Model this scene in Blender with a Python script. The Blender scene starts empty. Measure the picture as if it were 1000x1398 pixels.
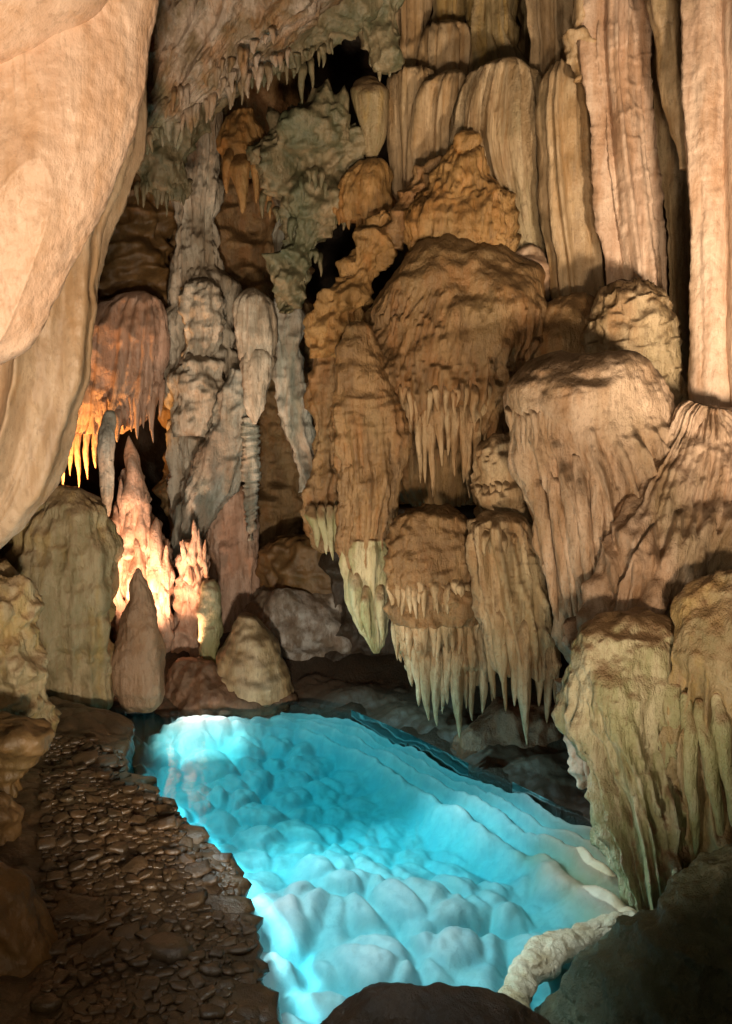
import bpy, math, random
import numpy as np
from mathutils import Vector

sc = bpy.context.scene
col = sc.collection
R = math.radians

# ------------------------------------------------------------------ camera
F = 1163.0                       # focal length in photo pixels (photo 1000 x 1398)
PITCH = R(6.8)
CAM_H = 3.0                      # metres above the water
cd = bpy.data.cameras.new('camera')
cam = bpy.data.objects.new('camera', cd); col.objects.link(cam)
cam.location = (0, 0, CAM_H); cam.rotation_euler = (R(90) - PITCH, 0, 0)
cd.sensor_fit = 'VERTICAL'; cd.sensor_height = 36.0; cd.lens = 36.0 * F / 1398.0
cd.clip_start = 0.05; cd.clip_end = 200
sc.camera = cam

# ------------------------------------------------------------------ world: underground, daylight never reaches it
w = bpy.data.worlds.new('World'); sc.world = w; w.use_nodes = True
wn = w.node_tree.nodes; wl = w.node_tree.links
sky = wn.new('ShaderNodeTexSky'); sky.sky_type = 'NISHITA'; sky.sun_disc = False
sky.sun_elevation = R(40); sky.sun_rotation = R(200)
bg = wn['Background']; bg.inputs['Strength'].default_value = 0.05
wl.new(sky.outputs[0], bg.inputs['Color'])

sc.view_settings.view_transform = 'Standard'; sc.view_settings.look = 'None'
sc.view_settings.exposure = 0.28; sc.view_settings.gamma = 1.0
sc.view_settings.use_curve_mapping = False
sc.render.engine = 'CYCLES'
sc.cycles.use_denoising = True
sc.cycles.max_bounces = 6; sc.cycles.diffuse_bounces = 3
sc.cycles.transparent_max_bounces = 8
sc.cycles.caustics_reflective = False; sc.cycles.caustics_refractive = False

SP, CP = math.sin(PITCH), math.cos(PITCH)
def P(px, py, Y):
    """photo pixel -> world point on the vertical plane at distance Y"""
    u = (699.0 - py) / F; x = (px - 500.0) / F
    t = Y / (CP + u * SP)
    return np.array([x * t, Y, CAM_H + t * (-SP + u * CP)])
def G(px, py, z=0.0):
    """photo pixel -> world point on the horizontal plane at height z"""
    u = (699.0 - py) / F; x = (px - 500.0) / F
    t = (z - CAM_H) / (-SP + u * CP)
    return np.array([x * t, t * (CP + u * SP), z])

# ------------------------------------------------------------------ lamps (cave floodlights, hidden among the rocks, plus one added fill)
def spot(name, loc, aim, watts, color, angle=90, blend=0.6, radius=0.15):
    l = bpy.data.lights.new(name, 'SPOT'); l.energy = watts; l.color = color
    l.spot_size = R(angle); l.spot_blend = blend; l.shadow_soft_size = radius
    o = bpy.data.objects.new(name, l); col.objects.link(o); o.location = loc
    o.rotation_euler = (Vector(aim) - Vector(loc)).to_track_quat('-Z', 'Y').to_euler()
    return o
def point(name, loc, watts, color, radius=0.06):
    l = bpy.data.lights.new(name, 'POINT'); l.energy = watts; l.color = color; l.shadow_soft_size = radius
    o = bpy.data.objects.new(name, l); col.objects.link(o); o.location = loc
    return o
WARM = (1.0, 0.74, 0.49); PEACH = (1.0, 0.74, 0.50); NEUT = (1.0, 0.86, 0.68)
CYAN = (0.08, 0.70, 1.0)
spot('floodlight_right', (2.5, 2.4, 2.2), (2.85, 6.7, 5.0), 1250, (1.0, 0.78, 0.56), 66, 0.9, 0.2)
spot('floodlight_front', (0.9, 0.2, 1.7), (2.0, 7.2, 3.6), 700, WARM, 56, 0.9, 0.2)
spot('added_fill_lamp', (-0.1, -1.2, 3.4), (0.3, 8.0, 2.2), 190, (1.0, 0.82, 0.58), 78, 0.9, 0.6)  # added soft fill behind the camera, opens up the dark gaps between formations
spot('floodlight_left', (-0.5, 0.2, 1.7), (-1.75, 4.9, 4.5), 1080, (1.0, 0.79, 0.58), 70, 0.9, 0.2)
spot('floodlight_middle', (-1.7, 4.6, 0.9), (0.5, 7.8, 2.8), 230, WARM, 80, 0.9, 0.12)
spot('floodlight_chamber', (-0.35, 2.6, 1.1), (-2.1, 9.0, 1.5), 700, NEUT, 62, 0.9, 0.12)
spot('floodlight_path', (-0.2, 0.9, 2.3), (-1.7, 4.2, 0.5), 50, WARM, 64, 0.9, 0.12)
spot('floodlight_column', (0.75, 3.4, 0.75), (1.9, 5.6, 2.2), 80, NEUT, 100, 0.9, 0.12)
spot('lamp_behind_mound', tuple(P(88, 690, 9.95)), tuple(P(96, 610, 10.4)), 230, (1.0, 0.45, 0.12), 120, 0.7, 0.05)
spot('lamp_behind_stalagmite', tuple(P(200, 880, 8.62)), tuple(P(188, 690, 9.5)), 165, (1.0, 0.58, 0.36), 120, 0.8, 0.05)
spot('lamp_beside_mound', tuple(P(150, 850, 8.75)), tuple(P(190, 680, 9.6)), 110, (1.0, 0.56, 0.32), 110, 0.8, 0.05)
spot('lamp_behind_boulder', tuple(P(262, 885, 8.85)), tuple(P(262, 740, 9.4)), 38, (1.0, 0.55, 0.33), 100, 0.8, 0.05)
# pool lighting: two lamps high behind the left drape, and strips under the lip of the path
spot('pool_lamp_high_far', (-2.45, 6.3, 3.7), tuple(G(425, 1070, -0.2)), 520, (0.48, 0.95, 1.0), 46, 0.5, 0.08)
spot('pool_lamp_high_near', (-2.35, 6.0, 3.6), tuple(G(590, 1230, -0.2)), 740, (0.72, 0.95, 1.0), 38, 0.5, 0.08)
def strip(name, p0, p1, z, watts, color, tilt=14, spread=110):
    l = bpy.data.lights.new(name, 'AREA'); l.shape = 'RECTANGLE'; l.energy = watts; l.color = color
    a_, b_ = Vector((p0[0], p0[1], z)), Vector((p1[0], p1[1], z))
    l.size = (b_ - a_).length; l.size_y = 0.05; l.spread = R(spread)
    ax = (b_ - a_).normalized(); side = Vector((0, 0, 1)).cross(ax)
    if side.x < 0: side = -side
    nrm = (side * math.cos(R(tilt)) - Vector((0, 0, 1)) * math.sin(R(tilt))).normalized()
    from mathutils import Matrix
    zc = -nrm; xc = ax; yc = zc.cross(xc)
    o = bpy.data.objects.new(name, l); col.objects.link(o)
    o.matrix_world = Matrix.Translation((a_ + b_) / 2) @ Matrix((xc, yc, zc)).transposed().to_4x4()
ed = [G(x, y, 0.22) for x, y in [(176, 1040), (250, 1118), (324, 1190), (350, 1290), (384, 1400)]]
for i_, (p_, q_) in enumerate(zip(ed[:-1], ed[1:])):
    strip('pool_lamp_strip', (p_[0] + 0.05, p_[1]), (q_[0] + 0.05, q_[1]), 0.10, (8, 7, 4, 2)[i_], (0.40, 0.92, 1.0), 24, 90)
spot('pool_lamp_ceiling', (-0.2, 1.6, 4.7), tuple(G(530, 1310, -0.2)), 420, (0.80, 0.95, 1.0), 34, 0.9, 0.12)
spot('pool_lamp_corner', (-2.45, 6.3, 3.75), tuple(G(268, 988, 0)), 1300, (1.0, 0.98, 0.92), 14, 0.7, 0.05)

# ------------------------------------------------------------------ noise
rng = np.random.default_rng(11)
PERM = rng.permutation(256).astype(np.int32); PERM = np.concatenate([PERM, PERM, PERM])
GR = rng.normal(size=(256, 3)); GR /= np.linalg.norm(GR, axis=1)[:, None]; GR = GR.astype(np.float32)
RND = rng.random((256, 4)).astype(np.float32)
def hsh(i, j, k): return PERM[PERM[PERM[i & 255] + (j & 255)] + (k & 255)]
def perlin(p):
    p = np.asarray(p, np.float32); sh = p.shape[:-1]; p = p.reshape(-1, 3)
    i = np.floor(p).astype(np.int32); f = p - i
    uu = f * f * f * (f * (f * 6 - 15) + 10)
    out = np.zeros(len(p), np.float32)
    for a in (0, 1):
        wa = uu[:, 0] if a else 1 - uu[:, 0]
        for b in (0, 1):
            wb = wa * (uu[:, 1] if b else 1 - uu[:, 1])
            for c in (0, 1):
                wc = wb * (uu[:, 2] if c else 1 - uu[:, 2])
                g = GR[hsh(i[:, 0] + a, i[:, 1] + b, i[:, 2] + c)]
                out += wc * (g[:, 0] * (f[:, 0] - a) + g[:, 1] * (f[:, 1] - b) + g[:, 2] * (f[:, 2] - c))
    return (out * 1.5).reshape(sh)
def fbm(p, oct=3):
    s = 0; a = 1.0; p = np.asarray(p, np.float32)
    for o in range(oct):
        s = s + a * perlin(p * (2.03 ** o) + 17.3 * o); a *= 0.5
    return s
def worley(p):
    """distance to nearest and second nearest feature point"""
    p = np.asarray(p, np.float32); sh = p.shape[:-1]; p = p.reshape(-1, 3)
    i = np.floor(p).astype(np.int32); f = p - i
    d1 = np.full(len(p), 9, np.float32); d2 = d1.copy()
    for a in (-1, 0, 1):
        for b in (-1, 0, 1):
            for c in (-1, 0, 1):
                r = RND[hsh(i[:, 0] + a, i[:, 1] + b, i[:, 2] + c)]
                d = (a + r[:, 0] - f[:, 0])**2 + (b + r[:, 1] - f[:, 1])**2 + (c + r[:, 2] - f[:, 2])**2
                m = d < d1
                d2 = np.where(m, d1, np.minimum(d2, d)); d1 = np.where(m, d, d1)
    return np.sqrt(d1).reshape(sh), np.sqrt(d2).reshape(sh)
def sst(a, b, x):
    t = np.clip((x - a) / (b - a), 0, 1); return t * t * (3 - 2 * t)

# ------------------------------------------------------------------ materials
MATS = {}
def rock(key, c1, c2, stain, mud=(0.10, 0.06, 0.03), streak=1.0, stain_amt=0.5, mud_amt=0.6, rough=0.46,
         bump=0.7, fscale=30.0, spec=0.5, zs=0.35, var=(0.20, 0.17, 0.09), var_amt=0.45):
    if key in MATS: return MATS[key]
    m = bpy.data.materials.new(key); m.use_nodes = True; MATS[key] = m
    nt = m.node_tree; N = nt.nodes; L = nt.links
    b = N['Principled BSDF']
    geo = N.new('ShaderNodeNewGeometry')
    def noise(scale, sxyz, detail=4, rough_=0.6):
        mp = N.new('ShaderNodeMapping'); mp.inputs['Scale'].default_value = sxyz
        L.new(geo.outputs['Position'], mp.inputs['Vector'])
        n = N.new('ShaderNodeTexNoise'); n.inputs['Scale'].default_value = scale
        n.inputs['Detail'].default_value = detail; n.inputs['Roughness'].default_value = rough_
        L.new(mp.outputs[0], n.inputs['Vector']); return n.outputs['Fac']
    def ramp(src, a, c):
        r = N.new('ShaderNodeMapRange'); r.interpolation_type = 'SMOOTHSTEP'
        r.inputs['From Min'].default_value = a; r.inputs['From Max'].default_value = c
        L.new(src, r.inputs['Value']); return r.outputs[0]
    def math_(op, a, c):
        n = N.new('ShaderNodeMath'); n.operation = op
        for k, v in ((0, a), (1, c)):
            if isinstance(v, (int, float)): n.inputs[k].default_value = v
            else: L.new(v, n.inputs[k])
        return n.outputs[0]
    def mix(fac, a, c):
        n = N.new('ShaderNodeMix'); n.data_type = 'RGBA'
        L.new(fac, n.inputs['Factor'])
        for k, v in ((6, a), (7, c)):
            if isinstance(v, tuple): n.inputs[k].default_value = (*v, 1)
            else: L.new(v, n.inputs[k])
        return n.outputs[2]
    st = noise(4.0, (1.6, 1.6, zs), 5)
    bl = noise(1.1, (1, 1, 0.8), 4)
    fi = noise(fscale, (1, 1, 0.55), 5, 0.7)
    c = mix(ramp(st, 0.38, 0.62), c1, c2)
    vs = noise(16.0, (1.5, 1.5, 0.07), 3)
    c = mix(math_('MULTIPLY', ramp(vs, 0.52, 0.70), 0.35 if zs < 0.9 else 0.0), c, mud)
    st2 = noise(7.0, (1.3, 1.3, zs * 0.6), 4)
    sm = math_('MULTIPLY', ramp(math_('ADD', math_('MULTIPLY', st2, 0.5), math_('MULTIPLY', bl, 0.5)), 0.47, 0.60), stain_amt)
    c = mix(sm, c, stain)
    c = mix(math_('MULTIPLY', ramp(noise(0.9, (1.2, 1.2, 0.7), 5, 0.65), 0.48, 0.66), var_amt), c, var)
    fm = math_('MULTIPLY', ramp(fi, 0.50, 0.72), 0.45)
    c = mix(fm, c, mud)
    sep = N.new('ShaderNodeSeparateXYZ'); L.new(geo.outputs['Normal'], sep.inputs[0])
    up = math_('ADD', sep.outputs['Z'], math_('MULTIPLY', math_('SUBTRACT', bl, 0.5), 1.2))
    mm = math_('MULTIPLY', ramp(up, 0.15, 0.75), mud_amt)
    c = mix(mm, c, mud)
    L.new(c, b.inputs['Base Color'])
    rr = N.new('ShaderNodeMapRange'); rr.inputs['To Min'].default_value = rough - 0.15; rr.inputs['To Max'].default_value = rough + 0.2
    L.new(fi, rr.inputs['Value']); L.new(rr.outputs[0], b.inputs['Roughness'])
    b.inputs['Specular IOR Level'].default_value = spec
    bp = N.new('ShaderNodeBump'); bp.inputs['Strength'].default_value = bump; bp.inputs['Distance'].default_value = 0.03
    hsum = math_('ADD', math_('ADD', fi, math_('MULTIPLY', noise(fscale * 0.4, (1, 1, 0.7), 4, 0.65), 1.3)), math_('MULTIPLY', vs, 0.9 if zs < 0.9 else 0.0))
    L.new(hsum, bp.inputs['Height'])
    bp2 = N.new('ShaderNodeBump'); bp2.inputs['Strength'].default_value = bump * 0.8; bp2.inputs['Distance'].default_value = 0.008
    L.new(noise(fscale * 3.4, (1, 1, 1), 3, 0.6), bp2.inputs['Height']); L.new(bp.outputs[0], bp2.inputs['Normal'])
    L.new(bp2.outputs[0], b.inputs['Normal'])
    return m

peach = rock('pale_peach_calcite', (0.72, 0.50, 0.35), (0.63, 0.41, 0.27), (0.52, 0.26, 0.10), mud=(0.30, 0.17, 0.09), stain_amt=0.4, mud_amt=0.2, bump=0.3, fscale=26, var=(0.52, 0.33, 0.19), zs=0.6)
drape = rock('tan_drape_calcite', (0.54, 0.39, 0.25), (0.40, 0.27, 0.16), (0.36, 0.18, 0.05), mud=(0.20, 0.13, 0.07), mud_amt=0.3, bump=0.25, var=(0.28, 0.20, 0.10))
tan = rock('tan_flowstone', (0.54, 0.41, 0.25), (0.33, 0.225, 0.115), (0.30, 0.14, 0.04), mud=(0.10, 0.058, 0.025), mud_amt=0.85, var=(0.27, 0.24, 0.125))
brown = rock('brown_flowstone', (0.29, 0.175, 0.075), (0.19, 0.11, 0.045), (0.27, 0.11, 0.025), mud=(0.085, 0.048, 0.018), mud_amt=0.8, var=(0.22, 0.16, 0.07))
buff = rock('buff_fluted_calcite', (0.52, 0.38, 0.225), (0.37, 0.255, 0.14), (0.32, 0.17, 0.05), mud=(0.10, 0.065, 0.03), mud_amt=0.85, var=(0.28, 0.22, 0.11), bump=0.4)
pink = rock('pinkish_pale_calcite', (0.66, 0.49, 0.36), (0.52, 0.35, 0.24), (0.42, 0.22, 0.10), mud=(0.16, 0.09, 0.05), mud_amt=0.6, var=(0.36, 0.27, 0.16), bump=0.4)
ledgem = rock('mottled_ledge_calcite', (0.56, 0.44, 0.34), (0.24, 0.17, 0.09), (0.42, 0.19, 0.05), mud=(0.12, 0.08, 0.04), mud_amt=0.5, var=(0.19, 0.19, 0.11), var_amt=0.85, zs=0.6)
greyc = rock('grey_white_calcite', (0.60, 0.53, 0.42), (0.36, 0.30, 0.22), (0.34, 0.22, 0.12), mud=(0.11, 0.075, 0.04), mud_amt=0.8, var=(0.24, 0.17, 0.10), var_amt=0.6)
bluegrey = rock('blue_grey_calcite', (0.44, 0.44, 0.38), (0.24, 0.25, 0.20), (0.34, 0.23, 0.15), mud=(0.09, 0.075, 0.05), mud_amt=0.5, var=(0.30, 0.21, 0.14), var_amt=0.6)
green = rock('mossy_olive_rock', (0.24, 0.19, 0.105), (0.105, 0.10, 0.05), (0.34, 0.25, 0.15), mud=(0.045, 0.045, 0.022), mud_amt=0.5, zs=1.0, bump=0.7, var=(0.11, 0.13, 0.075), var_amt=0.7, fscale=18)
olive = rock('olive_flowstone', (0.38, 0.29, 0.16), (0.25, 0.19, 0.09), (0.42, 0.26, 0.06), mud=(0.24, 0.13, 0.06), mud_amt=0.5, var=(0.17, 0.16, 0.07))
olivepale = rock('pale_olive_calcite', (0.48, 0.42, 0.26), (0.28, 0.265, 0.125), (0.24, 0.20, 0.085), mud=(0.20, 0.11, 0.05), mud_amt=0.85, var=(0.17, 0.19, 0.065), var_amt=0.7)
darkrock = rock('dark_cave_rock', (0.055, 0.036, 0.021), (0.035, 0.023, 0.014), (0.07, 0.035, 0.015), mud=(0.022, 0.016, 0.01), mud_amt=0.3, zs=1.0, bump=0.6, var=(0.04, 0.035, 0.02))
mossdark = rock('dark_mossy_boulder', (0.15, 0.14, 0.078), (0.075, 0.080, 0.038), (0.05, 0.04, 0.02), mud=(0.055, 0.065, 0.028), mud_amt=0.5, zs=1.0, bump=1.0, var=(0.03, 0.04, 0.015))
ochre = rock('ochre_brown_rock', (0.19, 0.105, 0.038), (0.115, 0.062, 0.02), (0.21, 0.10, 0.025), mud=(0.09, 0.05, 0.02), mud_amt=0.4, zs=1.0, bump=0.4, var=(0.12, 0.09, 0.035))
redrock = rock('red_brown_rock', (0.20, 0.105, 0.055), (0.12, 0.065, 0.032), (0.22, 0.09, 0.035), mud=(0.06, 0.03, 0.018), mud_amt=0.4, zs=1.0, var=(0.10, 0.06, 0.03))
wetstone = rock('wet_brown_cobble', (0.075, 0.046, 0.022), (0.035, 0.022, 0.011), (0.12, 0.058, 0.02), mud=(0.05, 0.03, 0.016), mud_amt=0.2, zs=1.0, rough=0.34, spec=0.7, bump=0.4, var=(0.06, 0.05, 0.025))
mush = rock('pinkish_capped_flowstone', (0.58, 0.42, 0.29), (0.36, 0.24, 0.145), (0.34, 0.17, 0.06), mud=(0.085, 0.052, 0.026), mud_amt=1.0, var=(0.34, 0.25, 0.14))
mush2 = rock('pinkish_bulging_flowstone', (0.58, 0.42, 0.30), (0.38, 0.25, 0.155), (0.36, 0.19, 0.08), mud=(0.17, 0.10, 0.055), mud_amt=0.55, var=(0.30, 0.25, 0.13))
bedm = rock('white_pool_calcite', (0.58, 0.62, 0.62), (0.46, 0.54, 0.56), (0.52, 0.54, 0.50), mud=(0.38, 0.44, 0.44), mud_amt=0.0, stain_amt=0.4, zs=1.0, bump=0.22, fscale=22, rough=0.55, var_amt=0.0)
rimtan = rock('cream_rimstone', (0.66, 0.58, 0.42), (0.52, 0.43, 0.28), (0.36, 0.24, 0.09), mud=(0.30, 0.21, 0.11), mud_amt=0.1, zs=1.0, var=(0.22, 0.19, 0.08))
frost = rock('frosted_grey_rock', (0.24, 0.19, 0.14), (0.16, 0.115, 0.075), (0.60, 0.58, 0.54), mud=(0.09, 0.065, 0.04), mud_amt=0.3, zs=1.0, stain_amt=0.6, var=(0.30, 0.19, 0.13))
amber = rock('amber_calcite', (0.40, 0.235, 0.085), (0.26, 0.145, 0.045), (0.34, 0.14, 0.025), mud=(0.10, 0.055, 0.022), mud_amt=0.6, var=(0.24, 0.17, 0.075))
rosy = rock('rosy_calcite', (0.56, 0.38, 0.28), (0.40, 0.25, 0.17), (0.42, 0.19, 0.08), mud=(0.20, 0.10, 0.05), mud_amt=0.5, var=(0.30, 0.22, 0.15))
clay = rock('clay_brown_calcite', (0.36, 0.22, 0.13), (0.27, 0.16, 0.09), (0.30, 0.15, 0.06), mud=(0.16, 0.09, 0.05), mud_amt=0.3, var=(0.26, 0.19, 0.10))

# ------------------------------------------------------------------ mesh helpers
def grid_mesh(name, V, closed=True, cap0=None, cap1=None):
    """V: rows x cols x 3 -> mesh of quads (closed around), fan caps"""
    nr, nc = V.shape[:2]
    verts = V.reshape(-1, 3)
    r = np.arange(nr - 1)[:, None]; c = np.arange(nc if closed else nc - 1)[None, :]
    c2 = (c + 1) % nc
    quads = np.stack([r * nc + c, (r + 1) * nc + c, (r + 1) * nc + c2, r * nc + c2], -1).reshape(-1, 4)
    loops = [quads.reshape(-1)]; tot = [np.full(len(quads), 4)]
    extra = []
    nv = len(verts)
    if cap0 is not None:
        k = nv; extra.append(cap0); nv += 1
        cc = np.arange(nc); t = np.stack([np.full(nc, k), cc, (cc + 1) % nc], -1)
        loops.append(t.reshape(-1)); tot.append(np.full(nc, 3))
    if cap1 is not None:
        k = nv; extra.append(cap1); nv += 1
        cc = np.arange(nc) + (nr - 1) * nc; t = np.stack([np.full(nc, k), (np.arange(nc) + 1) % nc + (nr - 1) * nc, cc], -1)
        loops.append(t.reshape(-1)); tot.append(np.full(nc, 3))
    if extra: verts = np.concatenate([verts, np.array(extra)])
    return raw_mesh(name, verts, np.concatenate(loops), np.concatenate(tot))
def raw_mesh(name, verts, loops, tot, smooth=True):
    me = bpy.data.meshes.new(name)
    me.vertices.add(len(verts)); me.vertices.foreach_set('co', np.ascontiguousarray(verts, np.float32).ravel())
    me.loops.add(len(loops)); me.loops.foreach_set('vertex_index', loops.astype(np.int32))
    me.polygons.add(len(tot))
    st = np.concatenate([[0], np.cumsum(tot)[:-1]]).astype(np.int32)
    me.polygons.foreach_set('loop_start', st)
    me.polygons.foreach_set('use_smooth', np.full(len(tot), smooth))
    me.update(calc_edges=True)
    return me
def tag(o, label=None, cat=None, group=None, kind=None):
    if label: o['label'] = label
    if cat: o['category'] = cat
    if group: o['group'] = group
    o['kind'] = kind or 'thing'
    return o
def link(name, me, mat, parent=None, loc=None):
    o = bpy.data.objects.new(name, me); col.objects.link(o)
    if mat: me.materials.append(mat)
    if parent: o.parent = parent
    if loc is not None: o.location = loc
    return o
def empty(name, loc):
    o = bpy.data.objects.new(name, None); col.objects.link(o); o.location = loc; o.empty_display_size = 0.2
    return o

def normals(V):
    du = np.roll(V, -1, 1) - np.roll(V, 1, 1)
    dv = np.gradient(V, axis=0)
    n = np.cross(dv, du)
    n /= np.linalg.norm(n, axis=-1, keepdims=True) + 1e-9
    return n
def smooth1(a, k):
    if k < 1: return a
    x = np.arange(-3 * k, 3 * k + 1); g = np.exp(-0.5 * (x / k)**2); g /= g.sum()
    p = np.pad(a, 3 * k, mode='edge')
    # odd reflection keeps the end values
    n = 3 * k
    p[:n] = 2 * a[0] - a[1:n + 1][::-1] if len(a) > n else a[0]
    p[-n:] = 2 * a[-1] - a[-n - 1:-1][::-1] if len(a) > n else a[-1]
    return np.convolve(p, g, 'valid')

def displace(V, n, ops, seed, zrel, U=None, S=1.0):
    """ops push the surface along its normal; all patterns live in world space"""
    o = np.array([seed * 3.71, seed * 1.93, seed * 2.37])
    steep = sst(0.80, 0.40, np.abs(n[..., 2]))
    if U is None: U = V
    D = np.zeros(V.shape[:2])
    for op in ops:
        k = op[0]
        if k == 'cord':
            sg, amp = op[1], op[2]; zz = op[3] if len(op) > 3 else 14
            q = np.stack([(U[..., 0] + o[0]) / sg, (U[..., 1] + o[1]) / sg, (U[..., 2] + o[2]) / (sg * zz)], -1)
            q[..., 0] += 0.22 * perlin(np.stack([q[..., 0] * 0.3, q[..., 1] * 0.3, q[..., 2] * 1.6], -1))
            c = np.abs(perlin(q)) * 2.0
            c = 1.25 * np.minimum(c, 1.0)**0.6 - 0.62
            msk = steep
            if len(op) > 5: msk = msk * sst(op[4], op[5], zrel)
            D += amp * S * c * msk
        elif k == 'tier':
            sp, amp, drip, sg = op[1:5]
            q = np.stack([(U[..., 0] + o[0]) / sg, (U[..., 1] + o[1]) / sg, (U[..., 2] + o[2]) / (sg * 9)], -1)
            c = np.abs(perlin(q)) * 1.6
            lowf = fbm((V + o) * np.array([0.9, 0.9, 0.5]) / max(sp, .05) * 0.30, 2)
            h = (V[..., 2] + o[2] + lowf * sp * 0.75 + np.minimum(c, 1) * drip) / sp
            fr = h - np.floor(h)
            am = 0.35 + 0.65 * np.clip(0.5 + 1.4 * perlin(np.stack([V[..., 0] * 1.3 + o[1], V[..., 1] * 1.3, np.floor(h) * 3.3], -1)), 0, 1)
            pr = (1 - fr)**1.6 * sst(0.0, 0.16, fr)
            msk = 0.25 + 0.75 * steep
            if len(op) > 6: msk = msk * sst(op[5], op[6], zrel)
            D += amp * am * (pr - 0.35) * msk
        elif k == 'lump':
            D += op[2] * fbm((V + o) / op[1], 3)
        elif k == 'pop':
            d1, d2 = worley((V + o) / op[1])
            D += op[2] * (np.sqrt(np.clip(1 - (d1 / 0.75)**2, 0, 1)) - 0.5)
        elif k == 'crack':
            d1, d2 = worley((V + o + 0.25 * op[1] * perlin((V + o) / op[1] * 1.5)[..., None]) / op[1])
            D += op[2] * (sst(0.0, 0.16, d2 - d1) - 0.8)
        elif k == 'facet':
            d1, d2 = worley((V + o) / op[1])
            D += op[2] * (0.6 - d1)
        elif k == 'strata':
            h = (V[..., 2] + 0.12 * fbm((V + o) / 0.8, 2)) / op[1]
            D += op[2] * (np.abs(perlin(np.stack([V[..., 0] * 0.5, V[..., 1] * 0.5, h + o[0]], -1))) * 2 - 0.4)
    return V + n * D[..., None]

SEED = [0]
class Form: pass
def loft(rows, Y, ops, dr=0.7, dmax=1.2, e=2.3, up=None, down=None, step=2.35, sm=6, flare=1.25, seed=None, yoff=0.0):
    """closed solid from left/right outline rows (py, xl, xr[, Y]); returns grid + helper"""
    SEED[0] += 1; seed = SEED[0] if seed is None else seed
    rows = [tuple(r) + ((Y,) if len(r) == 3 else ()) for r in rows]
    py = np.array([r[0] for r in rows], float)
    n = max(12, int((py[-1] - py[0]) / step))
    yy = np.linspace(py[0], py[-1], n)
    ys = np.interp(yy, py, [r[3] for r in rows])
    k = max(1, int(sm / step))
    xl = smooth1(np.interp(yy, py, [r[1] for r in rows]), k); xr = smooth1(np.interp(yy, py, [r[2] for r in rows]), k)
    ys = smooth1(ys, k)
    xr = np.maximum(xr, xl + 1.5)
    A = np.array([P(a, y, d) for a, y, d in zip(xl, yy, ys)]); B = np.array([P(b, y, d) for b, y, d in zip(xr, yy, ys)])
    cx = (A[:, 0] + B[:, 0]) / 2; hw = (B[:, 0] - A[:, 0]) / 2; z = A[:, 2]; cy = ys.copy()
    dd = np.minimum(hw * dr, dmax)
    mL, mR = A[:, 0] / ys, B[:, 0] / ys            # the outline is where sight lines graze the round body
    for _ in range(8):
        k_ = (mR - mL) * ys / (np.sqrt(hw**2 + (mL * dd)**2) + np.sqrt(hw**2 + (mR * dd)**2))
        hw = hw * k_; dd = np.minimum(hw * dr, dmax)
    cx = mL * ys + np.sqrt(hw**2 + (mL * dd)**2)
    if up is not None and up > z[0]:
        m = max(2, int((up - z[0]) / 0.2)); f = np.linspace(1, 0, m, endpoint=False)
        cx = np.concatenate([np.full(m, cx[0]), cx]); hw = np.concatenate([hw[0] * (1 + (flare - 1) * f), hw])
        dd = np.concatenate([dd[0] * (1 + (flare - 1) * f), dd]); z = np.concatenate([z[0] + (up - z[0]) * f, z]); cy = np.concatenate([np.full(m, cy[0]), cy])
    if down is not None and down < z[-1]:
        m = max(2, int((z[-1] - down) / 0.08)); f = np.linspace(0, 1, m + 1)[1:]
        cx = np.concatenate([cx, np.full(m, cx[-1])]); hw = np.concatenate([hw, hw[-1] * (1 + 0.12 * f)])
        dd = np.concatenate([dd, dd[-1] * (1 + 0.12 * f)]); z = np.concatenate([z, z[-1] + (down - z[-1]) * f]); cy = np.concatenate([cy, np.full(m, cy[-1])])
    wpx = (xr - xl).max()
    nf = int(np.clip(1.3 * wpx / step, 14, 420)); nb = max(8, nf // 6)
    th = np.concatenate([np.linspace(-0.12 * math.pi, 1.12 * math.pi, nf, endpoint=False), np.linspace(1.12 * math.pi, 1.88 * math.pi, nb, endpoint=False)])
    th = np.roll(th, 0)
    c, s = np.cos(th), np.sin(th)
    ce = np.sign(c) * np.abs(c)**(2 / e); se = np.sign(s) * np.abs(s)**(2 / e)
    V = np.zeros((len(z), len(th), 3))
    V[..., 0] = cx[:, None] + hw[:, None] * ce[None]
    V[..., 1] = cy[:, None] - dd[:, None] * se[None] + yoff
    V[..., 2] = z[:, None]
    nrm = normals(V)
    zr = np.linspace(0, 1, len(z))[:, None] * np.ones((1, len(th)))
    hm = float(np.percentile(hw, 65)); dm_ = float(np.percentile(dd, 65))
    U = np.zeros_like(V); U[..., 0] = hm * ce[None]; U[..., 1] = -dm_ * se[None]; U[..., 2] = V[..., 2]
    V2 = displace(V, nrm, ops, seed, zr, U, np.clip(hw / hm, 0.25, 1.15)[:, None])
    f = Form(); f.V = V2; f.z = z; f.cx = cx; f.hw = hw; f.dd = dd; f.cy = cy
    f.base = np.array([cx[-1], cy[-1], z[-1]]); f.top = np.array([cx[0], cy[0], z[0]])
    def front(px, py_):
        zz = P(px, py_, Y)[2]
        i = int(np.argmin(np.abs(z - zz)))
        x = P(px, py_, cy[i])[0]; r = np.clip((x - cx[i]) / max(hw[i], 1e-3), -0.98, 0.98)
        return cy[i] - dd[i] * math.sqrt(1 - r * r)
    f.front = front
    return f
def build(name, f, mat, parent=None, origin=None):
    o = f.base if origin is None else np.asarray(origin)
    V = f.V - o
    c0 = V[0].mean(0); c1 = V[-1].mean(0)
    me = grid_mesh(name, V, True, c0, c1)
    if parent is None: return link(name, me, mat, None, o)
    return link(name, me, mat, parent, o - np.array(parent.location))
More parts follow.
